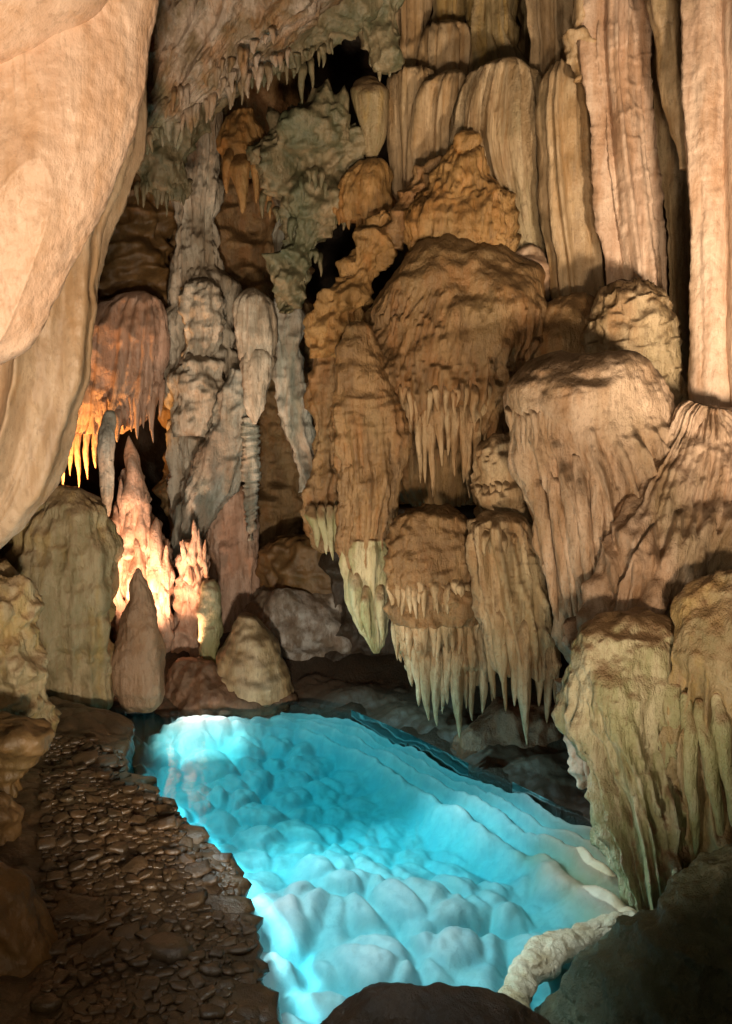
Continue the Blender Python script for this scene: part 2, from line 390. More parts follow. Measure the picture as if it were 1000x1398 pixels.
def thing(name, label, cat, rows, Y, ops, mat, group=None, **kw):
    f = loft(rows, Y, ops, **kw)
    ob = build(name, f, mat); tag(ob, label, cat, group)
    ob_f[ob.name] = f
    return ob, f
ob_f = {}
def group_thing(name, label, cat, part, rows, Y, ops, mat, group=None, **kw):
    f = loft(rows, Y, ops, **kw)
    root = empty(name, f.base if kw.get('up') is None else f.top); tag(root, label, cat, group)
    build(part, f, mat, root)
    return root, f
def stal(root, x0, y0, x1, y1, wpx, Y, mat, name='stalactite', tip=0.06, bumps=0.12, up_=0.0, seedoff=0):
    """a tapered dripstone, thick end at (x0,y0), tip at (x1,y1)"""
    SEED[0] += 1; sd = SEED[0] + seedoff
    a = P(x0, y0, Y); b = P(x1, y1, Y)
    r0 = 1.18 * wpx / 2 * Y / F
    n = int(np.clip(abs(y1 - y0) / 2.6, 12, 70)); m = int(np.clip(wpx * 1.3, 12, 30))
    t = np.linspace(0, 1, n)
    prof = (1 - t)**0.62 * (1 - tip) + tip * np.sqrt(np.clip(1 - t**6, 0, 1))
    prof = prof * (0.35 + 0.65 * np.sqrt(np.clip(t / 0.22, 0, 1)))
    th = np.linspace(0, 2 * math.pi, m, endpoint=False)
    C = a[None] + (b - a)[None] * t[:, None]
    C[:, 1] += r0 * 1.3 * (1 - sst(0, 0.35, t))
    r = np.random.default_rng(sd)
    sway = 0.25 * r0 * np.sin(t * r.uniform(2, 6) + r.uniform(0, 6)) * (t * (1 - t) * 4)
    C[:, 0] += sway
    V = np.zeros((n, m, 3))
    rr = r0 * prof
    V[..., 0] = C[:, None, 0] + rr[:, None] * np.cos(th); V[..., 1] = C[:, None, 1] - rr[:, None] * np.sin(th); V[..., 2] = C[:, None, 2]
    nv = np.zeros_like(V); nv[..., 0] = np.cos(th); nv[..., 1] = -np.sin(th)
    q = V.copy(); q[..., 2] *= 0.45
    D = rr[:, None] * (bumps * 2.2 * fbm(q / (r0 * 1.1 + 0.01) + sd, 2) + bumps * 1.2 * perlin(np.stack([V[..., 0] / (r0 * .5), V[..., 1] / (r0 * .5), V[..., 2] / (r0 * 5) + sd], -1)))
    if bumps > 0.2:                                  # broken, crystalline surface
        d1, d2 = worley(V / (r0 * 0.75) * np.array([1, 1, 0.45]) + sd)
        D = D + rr[:, None] * 0.5 * (0.45 - d1)
    V = V + nv * D[..., None]
    base = a
    me = grid_mesh(name, V - base, True, V[0].mean(0) - base, V[-1].mean(0) - base)
    o = link(name, me, mat, root, base - (np.array(root.location) if root else 0))
    return o
def fringe(root, f, x0, x1, ytop, lens, wid, mat, n, seed=1, bumps=0.12, ins=0.06, yfun=None):
    """row of single stalactites round the lower front edge of a body"""
    r = random.Random(seed)
    for i in range(n):
        px = x0 + (x1 - x0) * (i + 0.5 + r.uniform(-0.3, 0.3)) / n
        yt = (yfun(px) if yfun else ytop) - r.uniform(2, 10)
        L = r.uniform(*lens); wd = r.uniform(*wid)
        Yf = f.front(px, yt) + ins + 0.35 * wd * 8 / F + r.uniform(0, 0.03)
        stal(root, px, yt - wd * 0.5, px + r.uniform(-3, 3), yt + L, wd, Yf, mat, bumps=bumps)

CAVE_TOP = 8.2
# ================================================================== SETTING
def shell():
    n, m = 150, 260
    u = np.linspace(0.02, math.pi - 0.02, n)[:, None]; v = np.linspace(0, 2 * math.pi, m, endpoint=False)[None]
    sx, sy, sz = 6.4, 11.5, 5.4
    def se(a, p): return np.sign(a) * np.abs(a)**p
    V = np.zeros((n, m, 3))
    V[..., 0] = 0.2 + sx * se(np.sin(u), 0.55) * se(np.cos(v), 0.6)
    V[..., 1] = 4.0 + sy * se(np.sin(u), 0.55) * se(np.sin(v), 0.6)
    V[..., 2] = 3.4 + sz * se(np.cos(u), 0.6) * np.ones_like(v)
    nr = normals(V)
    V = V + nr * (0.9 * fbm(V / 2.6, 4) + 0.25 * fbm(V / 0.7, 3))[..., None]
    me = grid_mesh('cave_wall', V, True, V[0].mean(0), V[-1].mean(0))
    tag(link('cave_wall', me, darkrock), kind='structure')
shell()

# pool outline on the water plane, from the far left tip round the far side to the right
far_edge = [G(*p) for p in [(255, 968), (300, 966), (370, 957), (420, 956), (480, 967), (560, 1000), (640, 1040), (700, 1065), (760, 1095), (830, 1128), (870, 1160), (960, 1200)]]
FE = np.array(far_edge)[:, :2]
near_edge_px = [(180, 985), (172, 1030), (172, 1055), (212, 1085), (250, 1118), (300, 1160), (324, 1190), (330, 1240), (352, 1290), (348, 1320), (365, 1352), (382, 1400), (400, 1480), (420, 1800)]
NE = np.array([G(x, y, 0.22) for x, y in near_edge_px])
def dist_poly(X, Yv, poly):
    """signed-less distance and arc position to a polyline"""
    best = np.full(X.shape, 1e9); arc = np.zeros(X.shape); side = np.zeros(X.shape); acc = 0
    for a, b in zip(poly[:-1], poly[1:]):
        d = b - a; L2 = (d**2).sum()
        t = np.clip(((X - a[0]) * d[0] + (Yv - a[1]) * d[1]) / L2, 0, 1)
        qx, qy = a[0] + t * d[0], a[1] + t * d[1]
        ds = np.hypot(X - qx, Yv - qy); m = ds < best
        cr = d[0] * (Yv - a[1]) - d[1] * (X - a[0])
        best = np.where(m, ds, best); arc = np.where(m, acc + t * math.sqrt(L2), arc); side = np.where(m, np.sign(cr), side)
        acc += math.sqrt(L2)
    return best, arc, side, acc
def pool():
    nx, ny = 480, 520
    x = np.linspace(-2.7, 2.6, nx); y = 3.0 + 6.2 * np.linspace(0, 1, ny)**1.0
    X, Yv = np.meshgrid(x, y)
    d, arc, side, tot = dist_poly(X, Yv, FE)
    sd = np.where(side < 0, d, -d)                     # inside positive
    a = arc / tot
    Z0 = np.zeros_like(X)
    pt = np.stack([X, Yv, Z0], -1)
    wx = X + 0.12 * fbm(pt / 0.7 + 3, 2); wy = Yv + 0.12 * fbm(pt / 0.7 + 9, 2)
    ca, sa = math.cos(0.6), math.sin(0.6)
    def billow(cell, off, ax=1.25):
        q = np.stack([(wx * ca + wy * sa) / cell, (-wx * sa + wy * ca) / (cell * ax), Z0 + off], -1)
        d1, d2 = worley(q)
        return np.sqrt(np.clip(1 - 0.85 * d1**2, 0.02, 1)) * (0.70 + 0.30 * sst(-0.02, 0.30, d2 - d1))   # soft cushions
    def blur(a_, k):
        x_ = np.arange(-3 * k, 3 * k + 1); g = np.exp(-0.5 * (x_ / k)**2); g /= g.sum()
        for ax_ in (0, 1):
            pads = [(0, 0), (0, 0)]; pads[ax_] = (3 * k, 3 * k)
            p_ = np.pad(a_, pads, mode='edge')
            a_ = sum(g[i] * np.take(p_, np.arange(i, i + a_.shape[ax_]), axis=ax_) for i in range(len(g)))
        return a_
    near = sst(6.3, 4.6, Yv + 0.35 * X + 0.3 * fbm(pt / 1.2, 2))
    flat = sst(0.25, 0.7, sd) * sst(1.9, 1.0, sd) * sst(0.25, 0.5, a) * sst(0.9, 0.7, a) * (1 - near)
    big = billow(0.50, 0.3); mid = billow(0.27, 5.3); sml = billow(0.14, 9.1, 1.4)
    wide = 0.65 + 1.15 * a
    dd = sd / wide + 0.010 * fbm(pt / 0.2, 2) + 0.045 * fbm(pt / 0.9 + 4, 2)
    shoal = sst(0.62, 0.30, dd)
    lumps = 0.30 * near * big + 0.25 * (1.0 - 0.40 * near) * mid * (1 - 0.5 * flat) + 0.075 * sml * (1 - near * 0.35) * (1 - 0.2 * flat)
    z = -0.52 + lumps * (1 - 0.75 * shoal) + 0.05 * flat + 0.08 * shoal
    z += 0.05 * fbm(pt / 1.0, 2)
    # long rimstone lips running along the far and right side
    z += 0.11 * shoal
    for c, hgt, wd in ((0.03, 0.17, 0.026), (0.12, 0.15, 0.034), (0.23, 0.14, 0.046), (0.38, 0.12, 0.060)):
        z += hgt * np.exp(-((dd - c) / wd)**2) * (0.8 + 0.35 * sml)
    tip_ = G(268, 982)
    z += 0.15 * np.exp(-(((X - tip_[0]) / 0.45)**2 + ((Yv - tip_[1]) / 0.35)**2))
    z = np.minimum(z, 0.03 + 0.1 * (z - 0.03))
    z = blur(blur(z, 1), 1)
    out = sst(0.0, -0.15, sd); z = z * (1 - out) + out * (-0.16 + 0.05 * fbm(pt / 0.3, 3))
    z += 0.004 * fbm(pt / 0.05, 2)
    z += 0.20 * sst(0.0, -0.5, sd)                       # bank rises behind the rim
    z += 0.14 * sst(0.9, 1.6, X) * sst(6.4, 5.4, Yv)     # right corner shoals up to the column
    V = np.stack([X, Yv, z], -1)[:, ::-1]
    me = grid_mesh('pool_floor', V, closed=False)
    # the bank behind the rim is brown rock, the right-hand shoal creamy tan
    mats = np.zeros((ny, nx), np.int32)
    return me, V
me, PV = pool()
def bed_material():
    m = bedm; nt = m.node_tree; N = nt.nodes; L = nt.links
    b = N['Principled BSDF']; src = b.inputs['Base Color'].links[0].from_socket
    at = N.new('ShaderNodeAttribute'); at.attribute_name = 'tint'
    mx = N.new('ShaderNodeMix'); mx.data_type = 'RGBA'; L.new(at.outputs['Fac'], mx.inputs['Factor'])
    L.new(src, mx.inputs[6]); mx.inputs[7].default_value = (0.52, 0.38, 0.22, 1)
    at2 = N.new('ShaderNodeAttribute'); at2.attribute_name = 'bank'
    mx2 = N.new('ShaderNodeMix'); mx2.data_type = 'RGBA'; L.new(at2.outputs['Fac'], mx2.inputs['Factor'])
    L.new(mx.outputs[2], mx2.inputs[6]); mx2.inputs[7].default_value = (0.06, 0.04, 0.025, 1)
    L.new(mx2.outputs[2], b.inputs['Base Color'])
bed_material()
Vf = PV.reshape(-1, 3)
d, arc, side, tot = dist_poly(Vf[:, 0], Vf[:, 1], FE)
sdv = np.where(side < 0, d, -d)
for nm, val in (('tint', sst(0.9, 1.7, Vf[:, 0] + 0.3 * fbm(Vf / 0.5, 2)) * sst(6.6, 5.6, Vf[:, 1])), ('bank', sst(0.02, -0.06, sdv + 0.02 * fbm(Vf / 0.15, 2)))):
    at = me.attributes.new(nm, 'FLOAT', 'POINT'); at.data.foreach_set('value', val.astype(np.float32))
tag(link('pool_floor', me, bedm), kind='structure')

def water():
    m = bpy.data.materials.new('clear_pool_water'); m.use_nodes = True
    nt = m.node_tree; N = nt.nodes; L = nt.links
    N.remove(N['Principled BSDF'])
    tr = N.new('ShaderNodeBsdfTransparent'); tr.inputs[0].default_value = (1, 1, 1, 1)
    gl = N.new('ShaderNodeBsdfGlossy'); gl.inputs['Roughness'].default_value = 0.03
    fr = N.new('ShaderNodeFresnel'); fr.inputs['IOR'].default_value = 1.33
    no = N.new('ShaderNodeTexNoise'); no.inputs['Scale'].default_value = 5
    geo = N.new('ShaderNodeNewGeometry'); L.new(geo.outputs['Position'], no.inputs['Vector'])
    bp = N.new('ShaderNodeBump'); bp.inputs['Strength'].default_value = 0.05; bp.inputs['Distance'].default_value = 0.05
    L.new(no.outputs['Fac'], bp.inputs['Height']); L.new(bp.outputs[0], gl.inputs['Normal']); L.new(bp.outputs[0], fr.inputs['Normal'])
    mx = N.new('ShaderNodeMixShader'); L.new(fr.outputs[0], mx.inputs[0]); L.new(tr.outputs[0], mx.inputs[1]); L.new(gl.outputs[0], mx.inputs[2])
    L.new(mx.outputs[0], N['Material Output'].inputs['Surface'])
    va = N.new('ShaderNodeVolumeAbsorption'); va.inputs['Color'].default_value = (0.04, 0.87, 0.93, 1); va.inputs['Density'].default_value = 2.5
    L.new(va.outputs[0], N['Material Output'].inputs['Volume'])
    poly = [(-2.65, 3.05), (2.0, 3.05), (2.3, 5.0)] + [tuple(p) for p in FE[::-1][1:]] + [(-2.6, 8.3)]
    k = len(poly)
    v = np.array([(a, b, -0.015) for a, b in poly] + [(a, b, -1.2) for a, b in poly])
    lo = list(range(k)) + list(range(2 * k - 1, k - 1, -1)); tt_ = [k, k]
    for i in range(k):
        j = (i + 1) % k; lo += [j, i, k + i, k + j]; tt_.append(4)
    me = raw_mesh('water', v, np.array(lo), np.array(tt_), False)
    tag(link('water', me, m), kind='structure')
water()

# footpath along the left of the pool
def path_z(X, Yv, t):
    p = np.stack([X, Yv, np.zeros_like(X)], -1)
    return 0.20 + 0.10 * sst(0.0, 0.5, t) + 0.07 * np.clip(t - 0.5, 0, 3) + 0.06 * fbm(p / 0.5, 3) + 0.10 * sst(7.0, 8.5, Yv)
def path():
    # resample edge
    seg = np.r_[0, np.cumsum(np.hypot(*np.diff(NE[:, :2], axis=0).T))]
    n = 300
    s = np.linspace(0, seg[-1], n)
    ex = np.interp(s, seg, NE[:, 0]); ey = np.interp(s, seg, NE[:, 1])
    jag = 0.035 * perlin(np.stack([s / 0.22, s * 0, s * 0 + 4], -1)) + 0.02 * perlin(np.stack([s / 0.06, s * 0, s * 0 + 9], -1))
    ex = ex + jag
    tt = np.concatenate([np.linspace(0, 1.6, 110), np.linspace(1.63, 4.2, 30)])
    X = ex[:, None] - tt[None] * 0.96; Yv = ey[:, None] + tt[None] * 0.25
    Z = path_z(X, Yv, np.ones_like(X) * tt[None])
    p = np.stack([X, Yv, Z * 0], -1)
    d1, d2 = worley(np.concatenate([p[..., :2] / np.array([0.11, 0.10]), p[..., 2:]], -1))
    Z = Z + 0.02 * np.sqrt(np.clip(1 - (d1 / 0.8)**2, 0, 1))
    sk = []
    for k, (dx, dz) in enumerate(((0.02, -0.03), (-0.02, -0.12), (0.015, -0.2), (-0.03, -0.32), (0.05, -0.7))):
        q = np.stack([X[:, 0] + dx + 0.02 * perlin(np.stack([s / 0.08, s * 0 + k, s * 0], -1)), Yv[:, 0], Z[:, 0] + dz], -1); sk.insert(0, q[:, None])
    V = np.concatenate(sk + [np.stack([X, Yv, Z], -1)], 1)
    me = grid_mesh('path', V, closed=False)
    o = link('path', me, wetstone); tag(o, kind='structure')
    return o, (s, ex, ey)
path_o, EDGE = path()

def ground():
    n = 160
    x = np.linspace(-7, 7, n); y = np.linspace(-8, 16.5, n)
    X, Yv = np.meshgrid(x, y); p = np.stack([X, Yv, X * 0], -1)
    # low basin under the pool, rising to the back chamber
    d, arc, side, tot = dist_poly(X, Yv, FE)
    sd = np.where(side < 0, d, -d)
    z = -0.75 + 0.70 * sst(-0.1, -0.6, sd) * sst(8.0, 8.6, Yv + 0.2 * X + 0.0) + 0.12 * fbm(p / 0.9, 3)
    z = np.where((sd < 0), np.maximum(z, -0.12 + 0.45 * sst(-0.1, -1.6, sd) + 0.1 * fbm(p / 0.4, 3)), z)
    z = np.where(Yv < 3.2, 0.25 + 0.1 * fbm(p / 0.6, 3), z)
    V = np.stack([X, Yv, z], -1)[:, ::-1]
    tag(link('ground', grid_mesh('ground', V, closed=False), darkrock), kind='structure')
ground()

# ================================================================== LEFT SIDE
f1 = [('cord', 0.55, 0.05, 5), ('lump', 1.2, 0.02), ('lump', 0.25, 0.012), ('lump', 0.06, 0.005), ('facet', 0.12, 0.006)]
A, fA = group_thing('flowstone_curtain', 'huge smooth peach coloured flowstone curtain filling the upper left corner', 'flowstone', 'drapery',
    [(0, -320, 224), (100, -320, 210), (190, -320, 192), (250, -320, 169), (300, -320, 146), (370, -320, 102), (430, -320, 70), (470, -320, 46), (495, -320, 5), (520, -320, -40), (560, -320, -110), (600, -300, -180), (620, -260, -230)],
    4.3, f1, peach, dr=0.4, dmax=0.4, e=1.8, up=CAVE_TOP, step=2.2, sm=10)
fB = loft([(-60, -420, 175), (0, -420, 138), (20, -420, 118), (60, -420, 70), (100, -420, 8), (130, -420, -60), (170, -400, -140), (190, -360, -260)], 4.05, [('lump', 0.9, 0.04), ('lump', 0.22, 0.006)], dr=0.5, dmax=0.5, up=CAVE_TOP, step=4, sm=14)
build('fold', fB, peach, A)
B, fB2 = thing('hanging_drape', 'tan hanging flowstone drape with long folds below the smooth peach curtain', 'flowstone',
    [(120, -120, 190), (200, -120, 183), (260, -120, 166), (330, -120, 137), (400, -120, 131), (460, -120, 126), (520, -120, 118), (580, -120, 101), (640, -120, 76), (680, -120, 54), (720, -120, 22), (755, -115, -12), (790, -100, -50), (805, -85, -70)],
    5.15, [('cord', 0.30, 0.14, 22), ('cord', 0.12, 0.03, 16), ('lump', 0.7, 0.04), ('lump', 0.12, 0.008)], drape, dr=0.5, dmax=0.55, up=CAVE_TOP, step=2.5, sm=8)

# ================================================================== CEILING, UPPER LEFT
C, fC = group_thing('ceiling_ledge', 'pale pinkish flowstone ledge hanging from the ceiling beside the peach curtain', 'flowstone', 'body',
    [(-60, 150, 520), (0, 170, 446), (25, 175, 424), (60, 180, 396), (85, 182, 356), (105, 182, 330), (130, 182, 300), (150, 182, 272), (170, 182, 245), (185, 182, 222), (198, 184, 206), (208, 188, 198)],
    6.6, [('cord', 0.16, 0.10, 4), ('lump', 0.4, 0.09), ('tier', 0.3, 0.10, 0.12, 0.06), ('lump', 0.1, 0.025)], ledgem, dr=0.6, dmax=0.7, up=CAVE_TOP)
for (x0, y0, x1, y1, wd) in [(245, 160, 243, 206, 15), (227, 160, 226, 185, 10), (290, 118, 287, 165, 13), (331, 70, 331, 122, 13), (318, 90, 317, 128, 10), (268, 135, 266, 168, 12), (210, 170, 211, 188, 9), (255, 150, 257, 178, 9), (305, 100, 302, 130, 9), (352, 70, 350, 100, 9), (196, 180, 195, 212, 12)]:
    stal(C, x0, y0, x1, y1, wd, fC.front(x0, y0) + 0.05, ledgem)
D, fD = group_thing('mossy_ceiling_lobe', 'green mossy ceiling lobe with small stalactites over the black hollow', 'ceiling rock', 'body',
    [(-60, 330, 560), (0, 350, 520), (40, 340, 465), (65, 335, 440), (85, 330, 415), (100, 330, 380), (112, 335, 350)],
    7.6, [('pop', 0.16, 0.07), ('lump', 0.4, 0.10), ('pop', 0.07, 0.03)], green, dr=0.6, dmax=0.7, up=CAVE_TOP)
for (x0, y0, x1, y1, wd) in [(412, 78, 413, 142, 12), (425, 75, 427, 122, 9), (400, 90, 401, 108, 7), (381, 95, 382, 110, 8), (440, 60, 441, 78, 8), (362, 100, 361, 120, 8)]:
    stal(D, x0, y0, x1, y1, wd, fD.front(x0, y0) + 0.08, green)
E, fE = group_thing('mossy_ceiling_bulge', 'olive mossy bulge between the black hollow and the fluted columns', 'ceiling rock', 'body',
    [(-60, 430, 580), (0, 450, 556), (30, 478, 548), (60, 495, 544), (85, 508, 542), (98, 515, 538)],
    8.0, [('pop', 0.16, 0.06), ('lump', 0.4, 0.08), ('pop', 0.07, 0.03)], green, dr=0.6, up=CAVE_TOP)
for (x0, y0, x1, y1, wd) in [(520, 80, 519, 112, 9), (531, 80, 532, 106, 8), (508, 72, 507, 92, 8)]:
    stal(E, x0, y0, x1, y1, wd, fE.front(x0, y0) + 0.06, green)
MO, fMO = group_thing('mossy_overhang', 'green mossy overhang tucked under the pale ceiling ledge', 'ceiling rock', 'body',
    [(110, 175, 330), (150, 172, 300), (190, 172, 275), (225, 176, 262), (250, 185, 256), (266, 205, 248), (276, 225, 242)], 8.3,
    [('pop', 0.18, 0.07), ('lump', 0.4, 0.1), ('pop', 0.08, 0.03)], green, dr=0.6, up=CAVE_TOP)
Pm, fP = group_thing('popcorn_rock_mass', 'lumpy green and cream coral-like rock mass under the black hollow', 'rock mass', 'body',
    [(142, 400, 450), (158, 368, 492), (180, 350, 505), (210, 345, 505), (250, 362, 492), (285, 385, 486), (310, 388, 462), (340, 385, 440), (370, 375, 432), (400, 368, 420), (425, 375, 405), (438, 385, 395)],
    9.2, [('pop', 0.15, 0.08), ('lump', 0.4, 0.20), ('facet', 0.25, 0.12), ('pop', 0.065, 0.045)], green, dr=0.7)
for (x0, y0, x1, y1, wd) in [(470, 250, 468, 290, 12), (400, 290, 398, 330, 12), (420, 150, 421, 178, 9)]:
    stal(Pm, x0, y0, x1, y1, wd, fP.front(x0, y0) + 0.05, green)
Q, fQ = group_thing('amber_stalactites', 'amber stalactite bunch with pointed tips left of the coral-like mass', 'stalactite', 'body',
    [(150, 318, 345), (165, 305, 352), (185, 300, 365), (205, 300, 376), (225, 305, 382), (240, 312, 380)], 9.5, [('cord', 0.08, 0.04, 6), ('lump', 0.2, 0.04)], amber, dr=0.6)
for (x0, y0, x1, y1, wd) in [(330, 200, 331, 292, 26), (349, 205, 350, 278, 13), (368, 215, 369, 300, 11), (312, 200, 310, 265, 14), (357, 215, 358, 258, 9), (378, 220, 377, 262, 9)]:
    stal(Q, x0, y0, x1, y1, wd, 9.25, amber)
fringe(MO, fMO, 185, 262, 235, (14, 40), (6, 11), green, 11, 91, ins=0.0, yfun=lambda x: 262 - 0.25 * abs(x - 225))
fringe(C, fC, 190, 400, 150, (14, 42), (7, 13), ledgem, 22, 92, ins=-0.02, yfun=lambda x: 188 - 0.62 * max(0, x - 205))
fringe(C, fC, 195, 380, 110, (12, 34), (7, 12), ledgem, 16, 93, ins=-0.03, yfun=lambda x: 150 - 0.62 * max(0, x - 205))
fringe(D, fD, 340, 455, 90, (10, 34), (5, 10), green, 14, 94, ins=0.0, yfun=lambda x: 108 - 0.42 * max(0, x - 345))
fringe(Pm, fP, 355, 495, 250, (14, 40), (6, 12), green, 16, 95, ins=0.0, yfun=lambda x: 262 + 30 * math.sin(x * 0.07))
fringe(Pm, fP, 385, 440, 350, (12, 34), (6, 11), green, 8, 96, ins=0.0)
tag(stal(None, 505, 92, 506, 222, 46, 9.0, olive, 'olive_stalactite', tip=0.2), 'fat olive stalactite hanging at the right end of the black hollow', 'stalactite')
S, fS = group_thing('amber_fringe', 'amber drip fringe above the dark hole beside the coral-like mass', 'flowstone', 'body',
    [(218, 490, 520), (228, 475, 534), (245, 464, 536), (270, 458, 536), (292, 458, 536), (302, 465, 530)], 8.9, [('cord', 0.09, 0.05, 8), ('lump', 0.25, 0.04)], amber, dr=0.55)
for (x0, y0, x1, y1, wd) in [(465, 280, 463, 308, 10), (477, 285, 477, 314, 10), (490, 285, 489, 322, 11), (502, 285, 502, 330, 11), (514, 288, 515, 338, 11), (527, 288, 527, 322, 11)]:
    stal(S, x0, y0, x1, y1, wd, fS.front(x0, y0) + 0.06, amber)

# ================================================================== BACK CHAMBER, LEFT
thing('rough_wall_rock', 'rough brown wall rock behind the pale hanging stalactite', 'rock mass',
    [(200, 225, 400), (260, 228, 412), (330, 232, 420), (400, 230, 425), (470, 225, 430), (560, 225, 430), (640, 225, 435), (720, 230, 440), (800, 235, 450)], 11.6,
    [('lump', 0.7, 0.25), ('facet', 0.4, 0.12), ('pop', 0.16, 0.05), ('lump', 0.15, 0.04)], brown, dr=0.35, up=CAVE_TOP, down=-0.3, step=2.5)
thing('craggy_brown_rock', 'craggy dark brown rock above the wide drip curtain', 'rock mass',
    [(235, 130, 235), (280, 110, 236), (330, 105, 234), (380, 105, 232), (420, 105, 230), (450, 110, 226)], 11.2,
    [('lump', 0.5, 0.2), ('facet', 0.4, 0.14), ('strata', 0.22, 0.10), ('lump', 0.12, 0.03)], ochre, dr=0.6, up=CAVE_TOP)
T, fT = group_thing('drip_curtain', 'wide pinkish drip curtain with ragged lower edge left of the tall tiered column', 'flowstone', 'body',
    [(396, 180, 200), (402, 155, 218), (412, 130, 224), (430, 118, 227), (470, 106, 227), (510, 100, 226), (535, 98, 222), (560, 98, 210), (580, 98, 190), (592, 100, 170)], 10.5,
    [('cord', 0.11, 0.11, 26), ('cord', 0.05, 0.035, 20), ('lump', 0.4, 0.06)], rosy, dr=0.55)
for (x0, y0, x1, y1, wd) in [(218, 500, 220, 556, 10), (209, 510, 210, 552, 10), (200, 520, 199, 566, 10), (190, 530, 190, 572, 10), (181, 535, 180, 590, 11), (171, 545, 170, 588, 11), (160, 550, 160, 604, 12), (130, 560, 131, 640, 12), (118, 560, 120, 655, 11), (107, 560, 108, 668, 11), (96, 560, 96, 650, 11), (86, 560, 86, 665, 10)]:
    stal(T, x0, y0, x1, y1, wd, 10.25 + 0.004 * abs(x0 - 160), rosy)
fringe(T, fT, 104, 224, 520, (25, 75), (7, 12), rosy, 20, 81, ins=0.02, yfun=lambda x: 545 - 0.25 * max(0, x - 160))
tag(stal(None, 146, 560, 144, 716, 20, 9.15, bluegrey, 'slender_stalactite', tip=0.45), 'slender blue grey stalactite left of the glowing spire', 'stalactite')

U, fU = group_thing('tiered_column', 'tall tiered grey and tan column standing at the back left', 'column', 'shaft',
    [(205, 242, 300), (300, 240, 298), (370, 238, 302), (382, 231, 318), (390, 230, 324), (430, 231, 322), (475, 233, 318), (486, 228, 330), (500, 228, 332), (560, 230, 330), (584, 228, 334), (594, 228, 342), (640, 231, 338), (700, 238, 330), (760, 246, 335), (800, 250, 340)], 10.8,
    [('tier', 0.75, 0.12, 0.3, 0.07), ('cord', 0.12, 0.10, 22), ('cord', 0.05, 0.035, 16), ('lump', 0.4, 0.07), ('lump', 0.1, 0.015)], greyc, dr=0.7, up=CAVE_TOP, down=-0.2, sm=4)
fV = loft([(380, 262, 280), (392, 250, 300), (420, 248, 302), (470, 250, 300), (500, 255, 290)], 10.35, [('tier', 0.4, 0.08, 0.2, 0.06), ('cord', 0.08, 0.06, 14), ('lump', 0.25, 0.08), ('lump', 0.1, 0.02)], dr=0.7)
build('tier', fV, greyc, U)
fV = loft([(484, 255, 275), (492, 238, 300), (520, 234, 304), (570, 238, 298), (594, 245, 285)], 10.3, [('tier', 0.4, 0.08, 0.2, 0.06), ('cord', 0.08, 0.06, 14), ('lump', 0.25, 0.08), ('lump', 0.1, 0.02)], dr=0.7)
build('tier', fV, greyc, U)
fringe(U, fU, 234, 326, 476, (14, 40), (6, 11), greyc, 14, 97, ins=-0.02)
fringe(U, fU, 232, 335, 582, (16, 46), (6, 12), greyc, 14, 98, ins=-0.02)
fringe(U, fU, 240, 300, 372, (12, 30), (6, 10), greyc, 9, 99, ins=-0.02)
thing('leaning_slab', 'blue grey slanted flowstone slab leaning against the tiered column', 'flowstone',
    [(505, 318, 348), (530, 304, 352), (580, 288, 348), (630, 270, 338), (680, 250, 315), (720, 238, 288), (755, 236, 262), (775, 240, 252)], 10.1,
    [('cord', 0.10, 0.05, 6), ('lump', 0.4, 0.06), ('lump', 0.1, 0.02)], bluegrey, dr=0.6)
W, fW = group_thing('pale_stalactite', 'thick pale fluted stalactite with a collar hanging in the back chamber', 'stalactite', 'upper_tier',
    [(394, 342, 352), (400, 330, 368), (412, 322, 376), (435, 319, 379), (465, 323, 376), (490, 328, 372), (500, 336, 364)], 9.6,
    [('cord', 0.09, 0.06, 12), ('cord', 0.045, 0.02, 12), ('lump', 0.3, 0.03)], greyc, dr=0.8)
fW2 = loft([(478, 338, 362), (486, 331, 372), (500, 329, 371), (530, 331, 367), (555, 335, 363), (570, 341, 357), (579, 346, 351)], 9.55, [('cord', 0.07, 0.05, 12), ('lump', 0.3, 0.03)], dr=0.8)
build('lower_tier', fW2, greyc, W)
thing('fluted_stub', 'short fluted pinkish column below the leaning slab', 'column',
    [(664, 300, 330), (675, 292, 345), (720, 286, 352), (790, 284, 356), (812, 284, 358)], 10.3, [('cord', 0.08, 0.06, 14), ('lump', 0.4, 0.05), ('pop', 0.08, 0.02)], rosy, dr=0.7, down=-0.2)
thing('ribbed_stalactite', 'grey ribbed stalactite hanging in front of the short fluted column', 'stalactite',
    [(570, 330, 352), (600, 329, 355), (650, 330, 356), (690, 332, 354), (720, 336, 350), (738, 340, 345)], 9.95, [('strata', 0.05, 0.04), ('lump', 0.2, 0.03)], bluegrey, dr=0.9)
thing('blue_grey_pillar', 'cool blue grey pillar beside the dark hole right of the pale stalactite', 'column',
    [(400, 378, 408), (450, 374, 415), (500, 374, 420), (550, 378, 424), (600, 390, 432), (640, 404, 442), (670, 414, 446)], 9.9, [('cord', 0.14, 0.08, 6), ('lump', 0.35, 0.08), ('pop', 0.09, 0.02)], bluegrey, dr=0.7, up=5.6)

